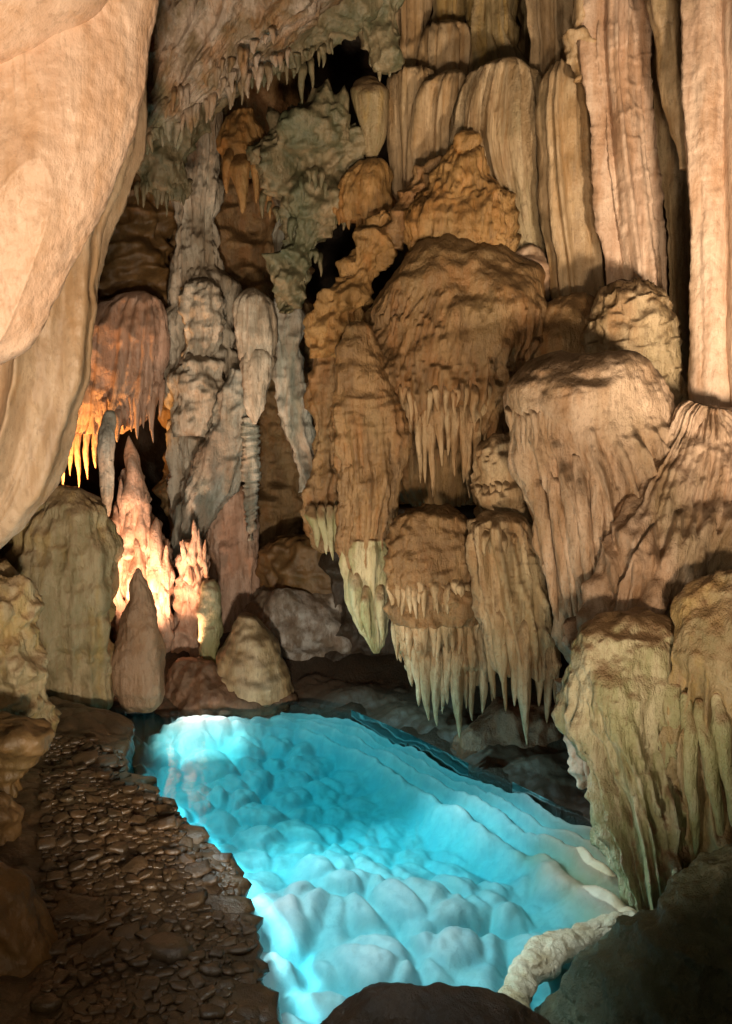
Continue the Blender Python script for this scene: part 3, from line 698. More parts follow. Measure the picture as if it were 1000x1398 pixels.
J, fJ = group_thing('brown_hanging_column', 'rough brown hanging column ending in a bunch of pale drips', 'stalactite', 'shaft',
    [(395, 440, 478), (430, 432, 474), (480, 424, 468), (540, 420, 464), (600, 424, 464), (645, 420, 464), (665, 412, 464), (700, 411, 462), (725, 416, 462), (742, 428, 460), (752, 440, 455)], 8.5,
    [('strata', 0.12, 0.015), ('cord', 0.14, 0.06, 5), ('pop', 0.12, 0.03), ('lump', 0.3, 0.07)], brown, dr=0.8)
for (x0, y0, x1, y1, wd) in [(424, 690, 434, 748, 16), (438, 690, 446, 758, 13), (450, 690, 455, 766, 12), (459, 690, 460, 752, 10)]:
    stal(J, x0, y0, x1, y1, wd, 8.18, olivepale)
thing('jagged_amber_spur', 'jagged amber spur of broken coral-like knobs left of the great dome', 'rock mass',
    [(285, 515, 545), (310, 498, 548), (335, 480, 545), (360, 470, 530), (385, 455, 515), (405, 436, 505), (430, 418, 495), (460, 416, 480), (490, 420, 470)], 8.4,
    [('facet', 0.16, 0.16), ('lump', 0.25, 0.10), ('pop', 0.08, 0.04)], amber, dr=0.8)

# left mounds, stalagmites and boulders at the back of the pool
thing('flowstone_mound', 'rounded yellowish green flowstone mound under the orange glow', 'flowstone',
    [(668, 80, 110), (674, 62, 130), (690, 40, 142), (720, 12, 150), (760, 0, 156), (820, -5, 160), (880, 10, 158), (940, 30, 152), (975, 38, 148)], 8.2,
    [('cord', 0.2, 0.06, 8), ('lump', 0.5, 0.10), ('tier', 0.35, 0.04, 0.05, 0.05), ('lump', 0.1, 0.012)], olive, dr=0.7, down=-0.1)
thing('knobbly_boulder', 'knobbly grey olive boulder at the left edge beneath the drape', 'boulder',
    [(775, -60, 5), (785, -90, 25), (810, -110, 44), (850, -120, 58), (900, -120, 64), (950, -120, 66), (1000, -120, 70)], 6.6,
    [('pop', 0.16, 0.07), ('lump', 0.4, 0.12), ('facet', 0.3, 0.08), ('lump', 0.08, 0.02)], olive, dr=0.7, down=0.0)
thing('smooth_stalagmite', 'smooth pinkish brown rounded stalagmite at the end of the path', 'stalagmite',
    [(775, 183, 192), (795, 178, 203), (830, 170, 212), (870, 162, 219), (910, 154, 226), (940, 153, 229), (958, 162, 224), (968, 176, 212)], 8.25,
    [('lump', 0.3, 0.04), ('cord', 0.2, 0.03, 6), ('pop', 0.05, 0.006)], clay, dr=0.9)
X4, fX4 = group_thing('spire_stalagmite', 'tall jagged pink spire stalagmite glowing in orange lamp light', 'stalagmite', 'body',
    [(640, 168, 194), (670, 160, 202), (700, 152, 208), (725, 150, 222), (745, 149, 232), (800, 152, 233), (860, 156, 232), (900, 158, 232)], 9.8,
    [('cord', 0.10, 0.10, 5), ('facet', 0.16, 0.08), ('lump', 0.25, 0.06)], rosy, dr=0.8, down=-0.1)
for (x0, y0, x1, y1, wd) in [(180, 800, 176, 594, 44), (200, 790, 188, 640, 34), (166, 790, 157, 688, 22), (216, 840, 214, 706, 34), (226, 880, 228, 742, 22), (176, 840, 165, 652, 26), (192, 850, 186, 730, 36), (207, 800, 200, 672, 22), (160, 850, 153, 735, 20), (208, 870, 205, 760, 26), (222, 900, 221, 790, 24)]:
    stal(X4, x0, y0, x1, y1, wd, 9.45 - 0.0008 * (y1 - 594), rosy, name='spire', bumps=0.34, tip=0.1)
X5, fX5 = group_thing('crowned_stalagmite', 'small glowing stalagmite with a crown of spikes near the boulders', 'stalagmite', 'body',
    [(738, 250, 276), (760, 243, 282), (800, 240, 286), (850, 238, 288), (900, 236, 290)], 9.55, [('cord', 0.08, 0.08, 5), ('facet', 0.14, 0.06), ('lump', 0.2, 0.05)], rosy, dr=0.8, down=-0.1)
for (x0, y0, x1, y1, wd) in [(262, 780, 265, 708, 14), (252, 780, 250, 735, 12), (272, 780, 272, 720, 10), (280, 790, 281, 735, 10), (258, 800, 257, 760, 12), (270, 820, 268, 770, 14)]:
    stal(X5, x0, y0, x1, y1, wd, 9.3, rosy, name='spike', bumps=0.25)
thing('upright_stone', 'narrow upright rounded stone left of the big boulder', 'boulder',
    [(792, 280, 292), (800, 273, 299), (830, 270, 304), (865, 270, 304), (890, 272, 300), (905, 276, 296)], 9.0, [('lump', 0.2, 0.03), ('pop', 0.05, 0.01)], olivepale, dr=0.9)
thing('rounded_boulder', 'big rounded tan boulder at the far end of the pool', 'boulder',
    [(842, 330, 350), (852, 320, 362), (875, 308, 376), (900, 299, 388), (925, 296, 398), (945, 302, 402), (962, 310, 400)], 8.8, [('lump', 0.35, 0.05), ('pop', 0.06, 0.008)], buff, dr=0.9, down=-0.1)
thing('frosted_rock', 'pinkish grey rock with a frosty white patch behind the rounded boulder', 'boulder',
    [(800, 350, 470), (815, 335, 500), (850, 330, 520), (890, 340, 520), (930, 360, 520), (960, 370, 520)], 10.0, [('lump', 0.5, 0.14), ('facet', 0.3, 0.08), ('lump', 0.1, 0.02)], frost, dr=0.6, down=-0.1)
thing('dark_olive_rock', 'dark olive rock hidden below the bunch of pale drips', 'boulder',
    [(728, 375, 440), (740, 362, 470), (770, 358, 500), (810, 360, 510), (840, 370, 500)], 10.2, [('lump', 0.4, 0.12), ('facet', 0.3, 0.1), ('pop', 0.1, 0.03)], ochre, dr=0.6)
thing('low_red_rock', 'low red brown rock between the crowned stalagmite and the pool', 'boulder',
    [(900, 245, 290), (912, 232, 310), (930, 225, 330), (950, 225, 400), (964, 230, 400)], 8.7, [('lump', 0.25, 0.06), ('pop', 0.1, 0.03), ('facet', 0.16, 0.05)], redrock, dr=0.5, down=-0.1)

# ================================================================== CENTRE AND RIGHT: UPPER COLUMNS
cf = [('tier', 1.0, 0.07, 0.2, 0.08), ('cord', 0.13, 0.15, 110), ('cord', 0.07, 0.045, 60), ('lump', 0.6, 0.03)]
cols = [
 ('fluted_column', 'narrow olive fluted column at top centre, leftmost of the upper columns', [(-60, 532, 588), (60, 538, 585), (95, 540, 582), (130, 545, 580)], 9.7, buff),
 ('fluted_column', 'small domed fluted column under the second column at top centre', [(30, 600, 620), (40, 588, 638), (60, 582, 645), (100, 580, 646), (150, 580, 646)], 9.5, buff),
 ('fluted_column', 'olive fluted column directly above the small upper dome', [(-60, 585, 640), (0, 588, 638), (60, 590, 636)], 9.9, olive),
 ('fluted_column', 'wide olive fluted column directly above the big fluted dome', [(-60, 636, 705), (60, 640, 702), (85, 640, 722), (100, 640, 728), (140, 640, 728)], 9.5, olive),
 ('fluted_column', 'shadowed fluted column in the gap right of the wide olive column', [(-60, 700, 745), (60, 702, 738), (120, 705, 735)], 10.2, olive),
 ('fluted_column', 'tall thin column with a rounded foot right of the big fluted dome', [(-60, 732, 775), (60, 735, 778), (80, 738, 785), (110, 736, 788), (150, 738, 788), (190, 745, 780)], 8.9, buff),
]
for nm, lb, rw, yy_, mt in cols:
    thing(nm, lb, 'column', rw, yy_, cf, mt, group='fluted columns along the top', dr=0.9, up=(CAVE_TOP if rw[0][0] < 0 else None), sm=4)
dome = [('cord', 0.09, 0.155, 110), ('cord', 0.045, 0.035, 70), ('lump', 0.6, 0.03)]
thing('fluted_dome', 'leftmost fluted dome curtain beside the dark hole, flat topped', 'flowstone',
    [(93, 555, 580), (99, 542, 596), (110, 537, 602), (150, 536, 605), (220, 538, 605), (280, 540, 600), (330, 545, 590)], 9.1, dome, buff, dr=0.8, sm=4)
thing('fluted_dome', 'middle fluted dome curtain with arched brown top', 'flowstone',
    [(100, 608, 628), (106, 594, 640), (120, 580, 645), (145, 568, 650), (180, 563, 650), (240, 560, 650), (290, 560, 640)], 8.85, dome, buff, dr=0.8, sm=4)
thing('fluted_dome', 'biggest fluted dome curtain hanging in long cords above the great dome', 'flowstone',
    [(82, 680, 702), (88, 664, 716), (100, 648, 728), (125, 634, 736), (160, 622, 739), (200, 618, 739), (240, 632, 738), (280, 655, 738), (320, 672, 740), (345, 682, 744), (362, 690, 744)], 8.55, dome, tan, dr=0.75, sm=4)
thing('foot_knob', 'small pale knob at the foot of the biggest fluted dome', 'flowstone',
    [(338, 715, 735), (346, 700, 748), (362, 698, 754), (385, 705, 755), (410, 715, 750)], 8.3, [('lump', 0.2, 0.05)], pink, dr=0.8)
Y5, f5 = group_thing('tiered_pyramid', 'amber pyramid of stacked drip tiers on top of the great dome', 'flowstone', 'body',
    [(196, 622, 642), (206, 612, 652), (222, 600, 662), (240, 590, 668), (258, 582, 690), (275, 568, 696), (300, 556, 698), (330, 552, 698), (350, 556, 696)], 8.25,
    [('tier', 0.36, 0.12, 0.2, 0.05), ('cord', 0.07, 0.05, 10), ('lump', 0.3, 0.06), ('pop', 0.1, 0.02)], amber, dr=0.8, sm=4)
fringe(Y5, f5, 552, 696, 300, (26, 52), (8, 13), amber, 16, 5, yfun=lambda x: 305 - 22 * math.exp(-((x - 630) / 40)**2))
thing('amber_nub', 'small amber nub perched on the peak of the tiered pyramid', 'flowstone',
    [(178, 632, 644), (184, 624, 656), (196, 620, 658), (208, 626, 650)], 8.15, [('lump', 0.15, 0.04), ('facet', 0.1, 0.03)], amber, dr=0.8, sm=3)
thing('dark_knob_ridge', 'dark ridge of small knobs running down left of the tiered pyramid', 'rock mass',
    [(215, 590, 612), (235, 572, 606), (260, 552, 590), (290, 538, 572), (320, 530, 560), (340, 535, 552)], 8.3, [('pop', 0.10, 0.06), ('lump', 0.2, 0.07)], brown, dr=0.8)
thing('tall_column', 'broad buff column with soft cords between big fluted dome and netted column', 'column',
    [(88, 760, 785), (110, 748, 796), (150, 740, 802), (220, 742, 808), (300, 750, 818), (370, 758, 826), (405, 760, 830), (440, 765, 830)], 8.1,
    [('tier', 1.3, 0.05, 0.25, 0.1), ('cord', 0.17, 0.15, 80), ('cord', 0.09, 0.04, 50), ('lump', 0.6, 0.04)], buff, dr=0.8)
thing('netted_column', 'tall pale column with a net of fine wrinkles over its surface', 'column',
    [(-60, 795, 892), (0, 802, 884), (60, 800, 884), (100, 803, 882), (200, 811, 890), (300, 820, 900), (380, 829, 908), (420, 832, 910)], 7.7,
    [('cord', 0.2, 0.15, 70), ('crack', 0.22, 0.012), ('cord', 0.08, 0.05, 30), ('lump', 0.5, 0.03), ('lump', 0.09, 0.007)], pink, dr=0.8, up=CAVE_TOP, down=2.0)
thing('cream_knobs', 'cluster of cream knobs between broad buff column and netted column', 'flowstone',
    [(30, 780, 800), (50, 776, 812), (75, 778, 812), (95, 782, 808), (110, 790, 802)], 7.75, [('pop', 0.12, 0.06), ('lump', 0.2, 0.05)], buff, dr=0.9, up=6.9)
thing('shaded_column', 'shaded olive column behind the brightest column on the right', 'column',
    [(-60, 860, 955), (100, 872, 958), (250, 885, 960), (400, 898, 962), (520, 905, 965), (600, 905, 970)], 8.1,
    [('tier', 1.1, 0.07, 0.25, 0.1), ('cord', 0.2, 0.12, 60), ('cord', 0.08, 0.03, 50), ('lump', 0.6, 0.04)], tan, dr=0.7, up=CAVE_TOP, down=1.0)
thing('bright_column', 'brightly lit pinkish smooth column running down the right edge', 'column',
    [(-60, 922, 990), (0, 928, 990), (150, 936, 992), (300, 944, 996), (450, 946, 1000), (560, 944, 1010), (620, 938, 1030)], 6.7,
    [('cord', 0.18, 0.05, 80), ('lump', 0.5, 0.02), ('lump', 0.08, 0.008)], pink, dr=0.9, up=CAVE_TOP, down=1.0)
thing('corner_column', 'orange tinted column cut off by the right edge of the picture', 'column',
    [(-60, 975, 1090), (0, 980, 1090), (200, 986, 1090), (400, 990, 1090), (600, 992, 1100), (640, 990, 1120)], 6.55,
    [('cord', 0.2, 0.08, 80), ('lump', 0.5, 0.02)], pink, dr=0.8, up=CAVE_TOP, down=1.0)
thing('fluted_back_wall', 'shaded fluted flowstone wall filling the gaps behind the tall right columns', 'flowstone',
    [(-60, 725, 1060), (100, 728, 1060), (300, 735, 1060), (500, 745, 1060), (640, 760, 1060), (760, 780, 1060)], 8.75,
    [('cord', 0.2, 0.12, 60), ('cord', 0.08, 0.04, 40), ('lump', 0.6, 0.06)], buff, dr=0.2, up=CAVE_TOP, down=1.2, step=2.6)
thing('thin_column', 'thin pale cord like column left of the brightest column', 'column',
    [(-60, 880, 935), (0, 885, 932), (100, 905, 938), (180, 922, 944), (230, 932, 946)], 7.1, [('cord', 0.14, 0.06, 20), ('lump', 0.4, 0.04)], buff, dr=0.9, up=CAVE_TOP)

# ================================================================== THE GREAT DOME AND ITS STALACTITES
dm = [('tier', 0.5, 0.11, 0.35, 0.06, 0.2, 0.4), ('cord', 0.10, 0.10, 14, 0.5, 0.72), ('cord', 0.05, 0.025, 10, 0.45, 0.65), ('lump', 0.6, 0.12), ('lump', 0.14, 0.016), ('pop', 0.07, 0.004)]
GD, fG = group_thing('great_dome', 'great brown flowstone dome hung with rows of drips in the centre', 'flowstone', 'body',
    [(326, 625, 655), (331, 602, 685), (342, 578, 704), (365, 548, 730), (395, 522, 745), (430, 500, 754), (470, 484, 756), (520, 476, 748), (555, 480, 738), (580, 492, 722), (600, 515, 705), (615, 545, 680)],
    8.0, dm, brown, dr=0.62, step=2.0)
fGb = loft([(470, 540, 690), (490, 495, 725), (540, 480, 732), (600, 482, 726), (650, 492, 712), (685, 520, 690)], 8.35, [('cord', 0.11, 0.12, 18), ('cord', 0.05, 0.03, 14), ('lump', 0.4, 0.05)], dr=0.5)
build('back_curtain', fGb, brown, GD)
fringe(GD, fG, 482, 545, 560, (55, 130), (11, 17), brown, 6, 2, ins=0.02)
fringe(GD, fG, 545, 665, 545, (70, 150), (11, 18), tan, 12, 3, ins=0.02)
fringe(GD, fG, 545, 700, 530, (24, 70), (8, 13), tan, 16, 9, ins=0.0)
fringe(GD, fG, 640, 730, 570, (30, 70), (9, 14), tan, 10, 4, ins=0.0)
fringe(GD, fG, 520, 600, 440, (14, 30), (7, 11), brown, 9, 8, ins=0.0)
thing('saddle_rock', 'smooth brown saddle joining the great dome to the small wrinkled dome', 'flowstone',
    [(400, 760, 800), (408, 745, 815), (430, 735, 825), (470, 730, 830), (520, 730, 830)], 7.7, [('lump', 0.4, 0.06)], brown, dr=0.8)
thing('wrinkled_dome', 'small wrinkled dome at the foot of the netted column', 'flowstone',
    [(386, 850, 880), (392, 830, 902), (408, 812, 914), (440, 800, 920), (490, 798, 926), (550, 805, 940), (600, 815, 945)], 7.1,
    [('crack', 0.22, 0.03), ('lump', 0.4, 0.05), ('lump', 0.1, 0.015)], tan, dr=0.75)
HS, fH = group_thing('long_stalactite', 'long brown stalactite with pale fluted tip hanging over the far pool edge', 'stalactite', 'upper_body',
    [(440, 478, 500), (450, 470, 512), (480, 462, 524), (530, 456, 542), (575, 453, 550), (610, 455, 551), (650, 460, 550), (700, 464, 545), (750, 466, 534), (775, 472, 528)],
    7.6, [('strata', 0.12, 0.014), ('cord', 0.10, 0.09, 14, 0.3, 0.5), ('cord', 0.05, 0.03, 10, 0.3, 0.5), ('lump', 0.3, 0.05), ('pop', 0.06, 0.012)], brown, dr=0.8, step=2.0)
fH2 = loft([(735, 472, 525), (750, 466, 530), (790, 470, 529), (820, 477, 528), (850, 488, 527), (868, 496, 526), (880, 503, 524), (892, 510, 519)], 7.55, [('cord', 0.085, 0.08, 24), ('cord', 0.04, 0.02, 16), ('lump', 0.3, 0.03)], dr=0.85, step=2.0, sm=4)
build('fluted_tip', fH2, olivepale, HS)
for (x0, y0, x1, y1, wd) in [(483, 780, 494, 862, 20), (497, 800, 505, 876, 18), (520, 800, 523, 876, 16)]:
    stal(HS, x0, y0, x1, y1, wd, 7.38, olivepale, name='tip')
fringe(HS, fH, 470, 545, 640, (25, 60), (9, 14), brown, 8, 12, ins=0.02)

# lower cluster A
CA, fCA = group_thing('stalactite_cluster', 'wide cluster of pointed stalactites under a brown mushroom cap', 'stalactite cluster', 'cap',
    [(686, 578, 604), (692, 556, 624), (705, 542, 642), (730, 531, 654), (770, 527, 662), (800, 528, 666), (825, 532, 668), (845, 538, 664)],
    7.15, [('lump', 0.35, 0.05), ('tier', 0.3, 0.06, 0.12, 0.05, 0.45, 0.65), ('pop', 0.07, 0.02), ('lump', 0.1, 0.02)], brown, dr=0.75)
fCA2 = loft([(815, 545, 660), (830, 536, 670), (860, 538, 674), (890, 548, 674), (915, 560, 670), (930, 575, 660)], 7.2, [('cord', 0.09, 0.07, 10), ('lump', 0.3, 0.05), ('pop', 0.06, 0.012)], dr=0.65)
build('lower_cap', fCA2, tan, CA)
fringe(CA, fCA, 532, 664, 800, (22, 50), (9, 15), tan, 17, 21, ins=-0.035)
fringe(CA, fCA2, 538, 672, 848, (30, 70), (10, 16), tan, 14, 25, ins=-0.03)
for (x0, y0, x1, y1, wd) in [(541, 840, 548, 905, 16), (552, 850, 563, 938, 18), (566, 860, 572, 965, 19), (580, 860, 586, 985, 20), (595, 870, 597, 992, 19), (611, 860, 611, 962, 18), (626, 850, 628, 1008, 26), (644, 860, 645, 985, 18), (657, 860, 659, 975, 19), (671, 850, 672, 958, 16), (604, 890, 604, 975, 12), (637, 900, 637, 968, 12)]:
    stal(CA, x0, y0, x1, y1, wd, fCA2.front(x0, 870) + 0.05, tan, bumps=0.15)
# lower cluster B
CB, fCB = group_thing('stalactite_cluster', 'long tapering stalactite cluster with knobbly cap right of the wide cluster', 'stalactite cluster', 'cap',
    [(700, 665, 700), (705, 650, 716), (716, 642, 727), (740, 641, 733), (780, 647, 742), (830, 655, 750), (870, 664, 756), (900, 674, 757), (920, 684, 752)],
    6.85, [('cord', 0.10, 0.11, 20), ('cord', 0.045, 0.03, 14), ('lump', 0.3, 0.04), ('pop', 0.055, 0.012)], tan, dr=0.75, sm=4, step=2.0)
fringe(CB, fCB, 646, 728, 735, (20, 45), (8, 12), tan, 11, 31, ins=0.0)
for (x0, y0, x1, y1, wd) in [(664, 790, 676, 955, 20), (680, 800, 691, 972, 22), (697, 820, 703, 965, 20), (715, 800, 720, 1018, 27), (733, 830, 736, 965, 20), (746, 830, 747, 988, 20), (757, 850, 758, 960, 14), (688, 860, 688, 950, 12), (708, 880, 709, 958, 12)]:
    stal(CB, x0, y0, x1, y1, wd, fCB.front(x0, 860) + 0.05, tan, bumps=0.15)
CM, fCM = group_thing('drip_mound', 'small mound of stacked drip rows above the tapering stalactite cluster', 'flowstone', 'body',
    [(590, 670, 705), (605, 655, 722), (640, 650, 730), (680, 648, 732), (715, 655, 725)], 7.25, [('tier', 0.3, 0.09, 0.12, 0.05), ('lump', 0.3, 0.05), ('pop', 0.07, 0.012)], tan, dr=0.8)
fringe(CM, fCM, 652, 730, 668, (16, 34), (8, 12), tan, 10, 41, ins=0.0)
fringe(CM, fCM, 655, 728, 630, (14, 28), (8, 12), tan, 8, 43, ins=0.0)

# ================================================================== RIGHT FLOWSTONE
RM, fRM = group_thing('mushroom_flowstone', 'big mushroom shaped flowstone with dark cap and long cords on the right', 'flowstone', 'body',
    [(476, 785, 825), (481, 757, 855), (492, 728, 880), (508, 706, 897), (528, 692, 908), (550, 687, 916), (580, 695, 925), (620, 708, 945), (660, 722, 960), (700, 733, 965), (750, 744, 965), (800, 756, 960), (850, 770, 950), (900, 785, 940), (940, 800, 920)],
    6.45, [('cord', 0.17, 0.17, 26, 0.19, 0.36), ('cord', 0.07, 0.05, 18, 0.16, 0.32), ('lump', 0.5, 0.05), ('lump', 0.12, 0.016)], mush, dr=0.75, sm=4, step=2.0)
fringe(RM, fRM, 694, 760, 565, (25, 60), (8, 13), mush, 8, 51, ins=0.0)
for (x0, y0, x1, y1, wd) in [(725, 610, 762, 850, 22), (745, 600, 782, 850, 24), (768, 600, 800, 845, 24), (790, 620, 812, 850, 20), (815, 620, 822, 800, 18), (757, 640, 790, 862, 14)]:
    stal(RM, x0, y0, x1, y1, wd, fRM.front(x0, 640) + 0.02, mush, name='cord', bumps=0.1, tip=0.35)
thing('bulging_flowstone', 'broad bulging pinkish flowstone with ragged drip rows at the right edge', 'flowstone',
    [(560, 948, 1010, 6.1), (580, 920, 1060, 6.1), (610, 895, 1110, 6.05), (650, 868, 1140, 6.0), (700, 850, 1150, 5.95), (750, 832, 1150, 5.9), (800, 808, 1150, 5.85), (840, 796, 1150, 5.82), (880, 790, 1150, 5.8), (930, 795, 1150, 5.8), (980, 805, 1150, 5.8), (1040, 820, 1150, 5.8)],
    5.95, [('tier', 0.55, 0.15, 0.3, 0.10), ('cord', 0.12, 0.05, 7), ('lump', 0.45, 0.12), ('lump', 0.12, 0.016)], mush2, dr=0.45, step=2.05)
thing('green_fluted_column', 'pale olive fluted column with brown dome top rising from the pool edge', 'column',
    [(840, 840, 890), (846, 818, 915), (858, 798, 935), (880, 782, 948), (910, 772, 955), (945, 770, 958), (985, 778, 962), (1030, 795, 964), (1080, 812, 966, 5.18), (1130, 828, 970, 5.1), (1180, 838, 975, 5.0), (1230, 848, 980, 4.92), (1270, 852, 985, 4.9)],
    5.25, [('cord', 0.14, 0.12, 12, 0.2, 0.4), ('cord', 0.06, 0.04, 10, 0.15, 0.35), ('tier', 0.7, 0.09, 0.3, 0.09, 0.12, 0.3), ('lump', 0.35, 0.07), ('lump', 0.1, 0.014), ('pop', 0.08, 0.008)], olivepale, dr=0.7, down=-0.3, step=2.05, sm=4)
RC, fRC = group_thing('corner_flowstone', 'fluted olive flowstone at the right edge above the dark mossy boulder', 'flowstone', 'body',
    [(775, 975, 1080), (795, 945, 1120), (830, 925, 1150), (900, 912, 1150), (960, 908, 1150), (1020, 910, 1150), (1100, 918, 1150), (1180, 925, 1150), (1220, 930, 1150)],
    5.05, [('cord', 0.15, 0.12, 12, 0.2, 0.4), ('lump', 0.4, 0.08), ('lump', 0.1, 0.015)], olive, dr=0.5, down=-0.3)
for (x0, y0, x1, y1, wd) in [(942, 950, 950, 1170, 22), (962, 960, 985, 1160, 24), (985, 950, 1000, 1130, 22)]:
    stal(RC, x0, y0, x1, y1, wd, fRC.front(x0, 1000) - 0.0, olivepale, name='cord', tip=0.3)
SS, fSS = group_thing('slanting_stalactite', 'pale slanting stalactite left of the olive fluted column over the pool', 'stalactite', 'body',
    [(930, 760, 790), (960, 760, 800), (1000, 768, 806), (1030, 776, 812), (1055, 782, 814), (1070, 788, 810), (1078, 794, 804)], 5.75, [('lump', 0.15, 0.05), ('pop', 0.07, 0.02)], pink, dr=0.8)
stal(SS, 800, 1010, 805, 1078, 12, 5.6, pink)
thing('red_recess_rock', 'red brown rock bank in the recess behind the stalactites', 'boulder',
    [(955, 700, 800), (975, 650, 860), (1010, 620, 900), (1060, 630, 920), (1120, 680, 940), (1150, 700, 940)], 7.6, [('lump', 0.4, 0.10), ('facet', 0.35, 0.12), ('lump', 0.1, 0.02)], redrock, dr=0.4, down=-0.2)
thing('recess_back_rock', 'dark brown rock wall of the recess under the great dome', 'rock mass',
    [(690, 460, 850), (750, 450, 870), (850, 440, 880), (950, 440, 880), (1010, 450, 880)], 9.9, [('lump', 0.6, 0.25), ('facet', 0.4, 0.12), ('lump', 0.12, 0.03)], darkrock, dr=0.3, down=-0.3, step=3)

# ================================================================== FOREGROUND ROCKS
thing('mossy_boulder', 'dark green mossy boulder in the lower right foreground', 'boulder',
    [(1160, 1000, 1180), (1175, 978, 1230), (1195, 948, 1280), (1215, 918, 1300), (1250, 884, 1320), (1285, 845, 1330), (1315, 805, 1330), (1345, 775, 1330), (1380, 752, 1330), (1430, 730, 1330), (1500, 720, 1330)],
    3.9, [('lump', 0.5, 0.05), ('facet', 0.3, 0.10), ('strata', 0.12, 0.02), ('lump', 0.12, 0.03), ('pop', 0.05, 0.008)], mossdark, dr=0.4, down=-0.4, step=2.2)
thing('black_foreground_rock', 'black rock silhouetted at the bottom against the bright pool', 'boulder',
    [(1352, 552, 574), (1357, 528, 602), (1368, 494, 645), (1382, 468, 690), (1396, 452, 722), (1412, 436, 748), (1450, 410, 790), (1520, 400, 810)],
    3.05, [('facet', 0.35, 0.06), ('lump', 0.3, 0.03), ('lump', 0.08, 0.014)], darkrock, dr=0.45, down=0.1, step=2.5)
thing('slab_rock', 'flat angular brown rock at the left edge above the path', 'boulder',
    [(978, -60, 30), (988, -100, 70), (1000, -100, 76), (1020, -100, 64), (1050, -100, 48), (1080, -100, 40), (1100, -100, 30)], 5.6, [('facet', 0.4, 0.16), ('strata', 0.15, 0.03), ('lump', 0.1, 0.02)], ochre, dr=0.6, down=0.1)
thing('block_rock', 'small ochre block at the left edge between slab rock and big ochre boulder', 'boulder',
    [(1082, -80, 10), (1092, -100, 28), (1115, -100, 34), (1150, -100, 30), (1180, -100, 22), (1200, -90, 10)], 4.9, [('facet', 0.35, 0.14), ('strata', 0.15, 0.03), ('lump', 0.1, 0.02)], ochre, dr=0.6, down=0.2)
thing('ochre_boulder', 'big smooth ochre boulder in the lower left corner', 'boulder',
    [(1170, -90, -10), (1182, -120, 10), (1210, -130, 40), (1250, -130, 66), (1300, -130, 86), (1360, -130, 96), (1420, -130, 100), (1500, -130, 104)], 3.9, [('facet', 0.45, 0.12), ('crack', 0.6, 0.02), ('lump', 0.14, 0.02)], ochre, dr=0.6, down=0.1)

# curved rimstone dam in the near right of the pool
def dam():
    pts = [G(*p, 0.0) for p in [(692, 1440), (694, 1400), (700, 1362), (718, 1325), (748, 1296), (790, 1274), (835, 1262), (870, 1262)]]
    pts = np.array(pts); n = 170; m = 56
    seg = np.r_[0, np.cumsum(np.linalg.norm(np.diff(pts, axis=0), axis=1))]
    s = np.linspace(0, seg[-1], n)
    C = np.stack([smooth1(np.interp(s, seg, pts[:, k]), 5) for k in range(3)], -1)
    T = np.gradient(C, axis=0); T /= np.linalg.norm(T, axis=1)[:, None]
    S = np.stack([T[:, 1], -T[:, 0], T[:, 2] * 0], -1)          # to the right
    th = np.linspace(0, 2 * math.pi, m, endpoint=False)
    r = 0.055 + 0.010 * np.sin(s * 9)
    V = C[:, None] + S[:, None] * (np.cos(th)[None, :, None] * r[:, None, None] * 1.5) + np.array([0, 0, 1.0])[None, None] * (np.sin(th)[None, :, None] * r[:, None, None] * 0.9) + np.array([0, 0, -0.02])
    nr = V - C[:, None]; nr /= np.linalg.norm(nr, axis=-1, keepdims=True)
    d1, d2 = worley(V / 0.09)
    V = V + nr * (0.03 * fbm(V / 0.12, 3) + 0.018 * np.sqrt(np.clip(1 - (d1 / .8)**2, 0, 1)))[..., None]
    o = V.mean((0, 1)); o[2] = V[..., 2].min()
    me = grid_mesh('rimstone_dam', V - o, True, V[0].mean(0) - o, V[-1].mean(0) - o)
    tag(link('rimstone_dam', me, rimtan, None, o), 'curved cream rimstone dam at the near right of the blue pool', 'rimstone')
dam()

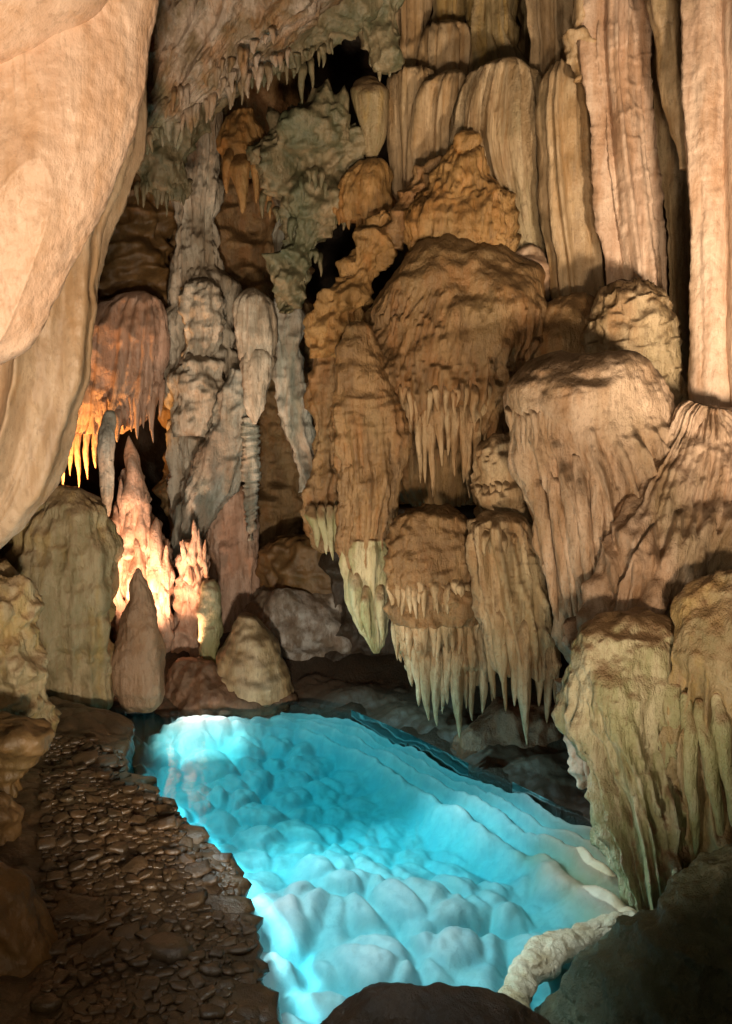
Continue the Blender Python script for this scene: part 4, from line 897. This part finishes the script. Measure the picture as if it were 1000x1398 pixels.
# ================================================================== STONES OF THE PATH
def stone_mesh(k, flat=0.34):
    n, m = 7, 10
    r = np.random.default_rng(k + 50)
    u = np.linspace(0.25, math.pi - 0.25, n)[:, None]; v = np.linspace(0, 2 * math.pi, m, endpoint=False)[None]
    def se(a, p): return np.sign(a) * np.abs(a)**p
    V = np.stack([se(np.sin(u), .5) * se(np.cos(v), .6), se(np.sin(u), .5) * se(np.sin(v), .6) * 0.75, flat * se(np.cos(u), .6) * np.ones_like(v)], -1)
    V = V * (1 + 0.55 * perlin(V * 1.2 + k * 7.7)[..., None]) * 0.56
    me = grid_mesh('stone', V, True, V[0].mean(0), V[-1].mean(0)); me.materials.append(wetstone)
    return me
SM = [stone_mesh(k) for k in range(9)]
def stones():
    r = random.Random(4)
    s, ex, ey = EDGE
    placed = []; tries = 0
    while len(placed) < 1200 and tries < 24000:
        tries += 1
        i = r.randrange(40, len(s) - 1); t = r.uniform(0.03, 1.35)
        x = ex[i] - t * 0.96; y = ey[i] + t * 0.25
        if y < 3.3: continue
        z = float(path_z(np.array([x]), np.array([y]), np.array([t]))[0])
        # inside the photograph's stony strip
        dy = y; X = x / (y * CP + (CAM_H - z) * SP)
        px = 500 + F * X
        if px < 62: continue
        size = r.choice((0.045, 0.055, 0.07, 0.085, 0.11)) * r.uniform(0.8, 1.25) * (1.0 if r.random() < 0.93 else 1.9)
        if any((x - a)**2 + (y - b)**2 < (0.40 * (size + c))**2 for a, b, zz, c in placed): continue
        placed.append((x, y, z, size))
    placed.sort(key=lambda q: -q[3] / q[1])
    for k, (x, y, z, size) in enumerate(placed[:300]):
        o = bpy.data.objects.new('stone', SM[r.randrange(9)]); col.objects.link(o); o.parent = path_o
        o.location = (x, y, z + 0.022 * r.random() + 0.016); o.scale = (size, size, size * r.uniform(0.7, 1.2)); o.rotation_euler = (r.uniform(-.3, .3), r.uniform(-.3, .3), r.gauss(0.2, 0.7))
    vs, ls, ts, nv_ = [], [], [], 0
    for (x, y, z, size) in placed[300:]:
        me0 = SM[r.randrange(9)]; k = len(me0.vertices)
        co = np.empty(k * 3, np.float32); me0.vertices.foreach_get('co', co); co = co.reshape(-1, 3) * size
        a0 = r.gauss(0.2, 0.6); co = np.stack([co[:, 0] * math.cos(a0) - co[:, 1] * math.sin(a0), co[:, 0] * math.sin(a0) + co[:, 1] * math.cos(a0), co[:, 2]], -1)
        li = np.empty(len(me0.loops), np.int32); me0.loops.foreach_get('vertex_index', li)
        lt = np.empty(len(me0.polygons), np.int32); me0.polygons.foreach_get('loop_total', lt)
        vs.append(co + np.array([x, y, z + 0.018])); ls.append(li + nv_); ts.append(lt); nv_ += k
    if vs:
        tag(link('pebbles', raw_mesh('pebbles', np.concatenate(vs), np.concatenate(ls), np.concatenate(ts)), wetstone, path_o), kind='stuff')
    # flat slabs along the broken edge
    for (px, py, sx, sy, rz) in [(302, 1178, .34, .2, -.2), (312, 1208, .28, .2, .1), (316, 1238, .30, .22, -.1), (328, 1272, .34, .26, .15), (338, 1308, .26, .24, -.2), (322, 1340, .3, .22, .2), (350, 1375, .3, .24, 0), (268, 1140, .3, .2, -.4), (225, 1100, .3, .22, -.5), (196, 1068, .3, .22, -.4), (290, 1255, .3, .2, .1), (285, 1300, .28, .2, -.1)]:
        g = G(px, py, 0.22)
        me = stone_mesh(int(px), 0.45); me.name = 'slab'
        o = bpy.data.objects.new('slab', me); col.objects.link(o); o.parent = path_o
        o.location = (g[0] - 0.10, g[1], 0.195); o.scale = (sx * 1.2, sy * 1.25, 0.22); o.rotation_euler = (r.uniform(-.12, .12), r.uniform(-.12, .12), rz)
stones()
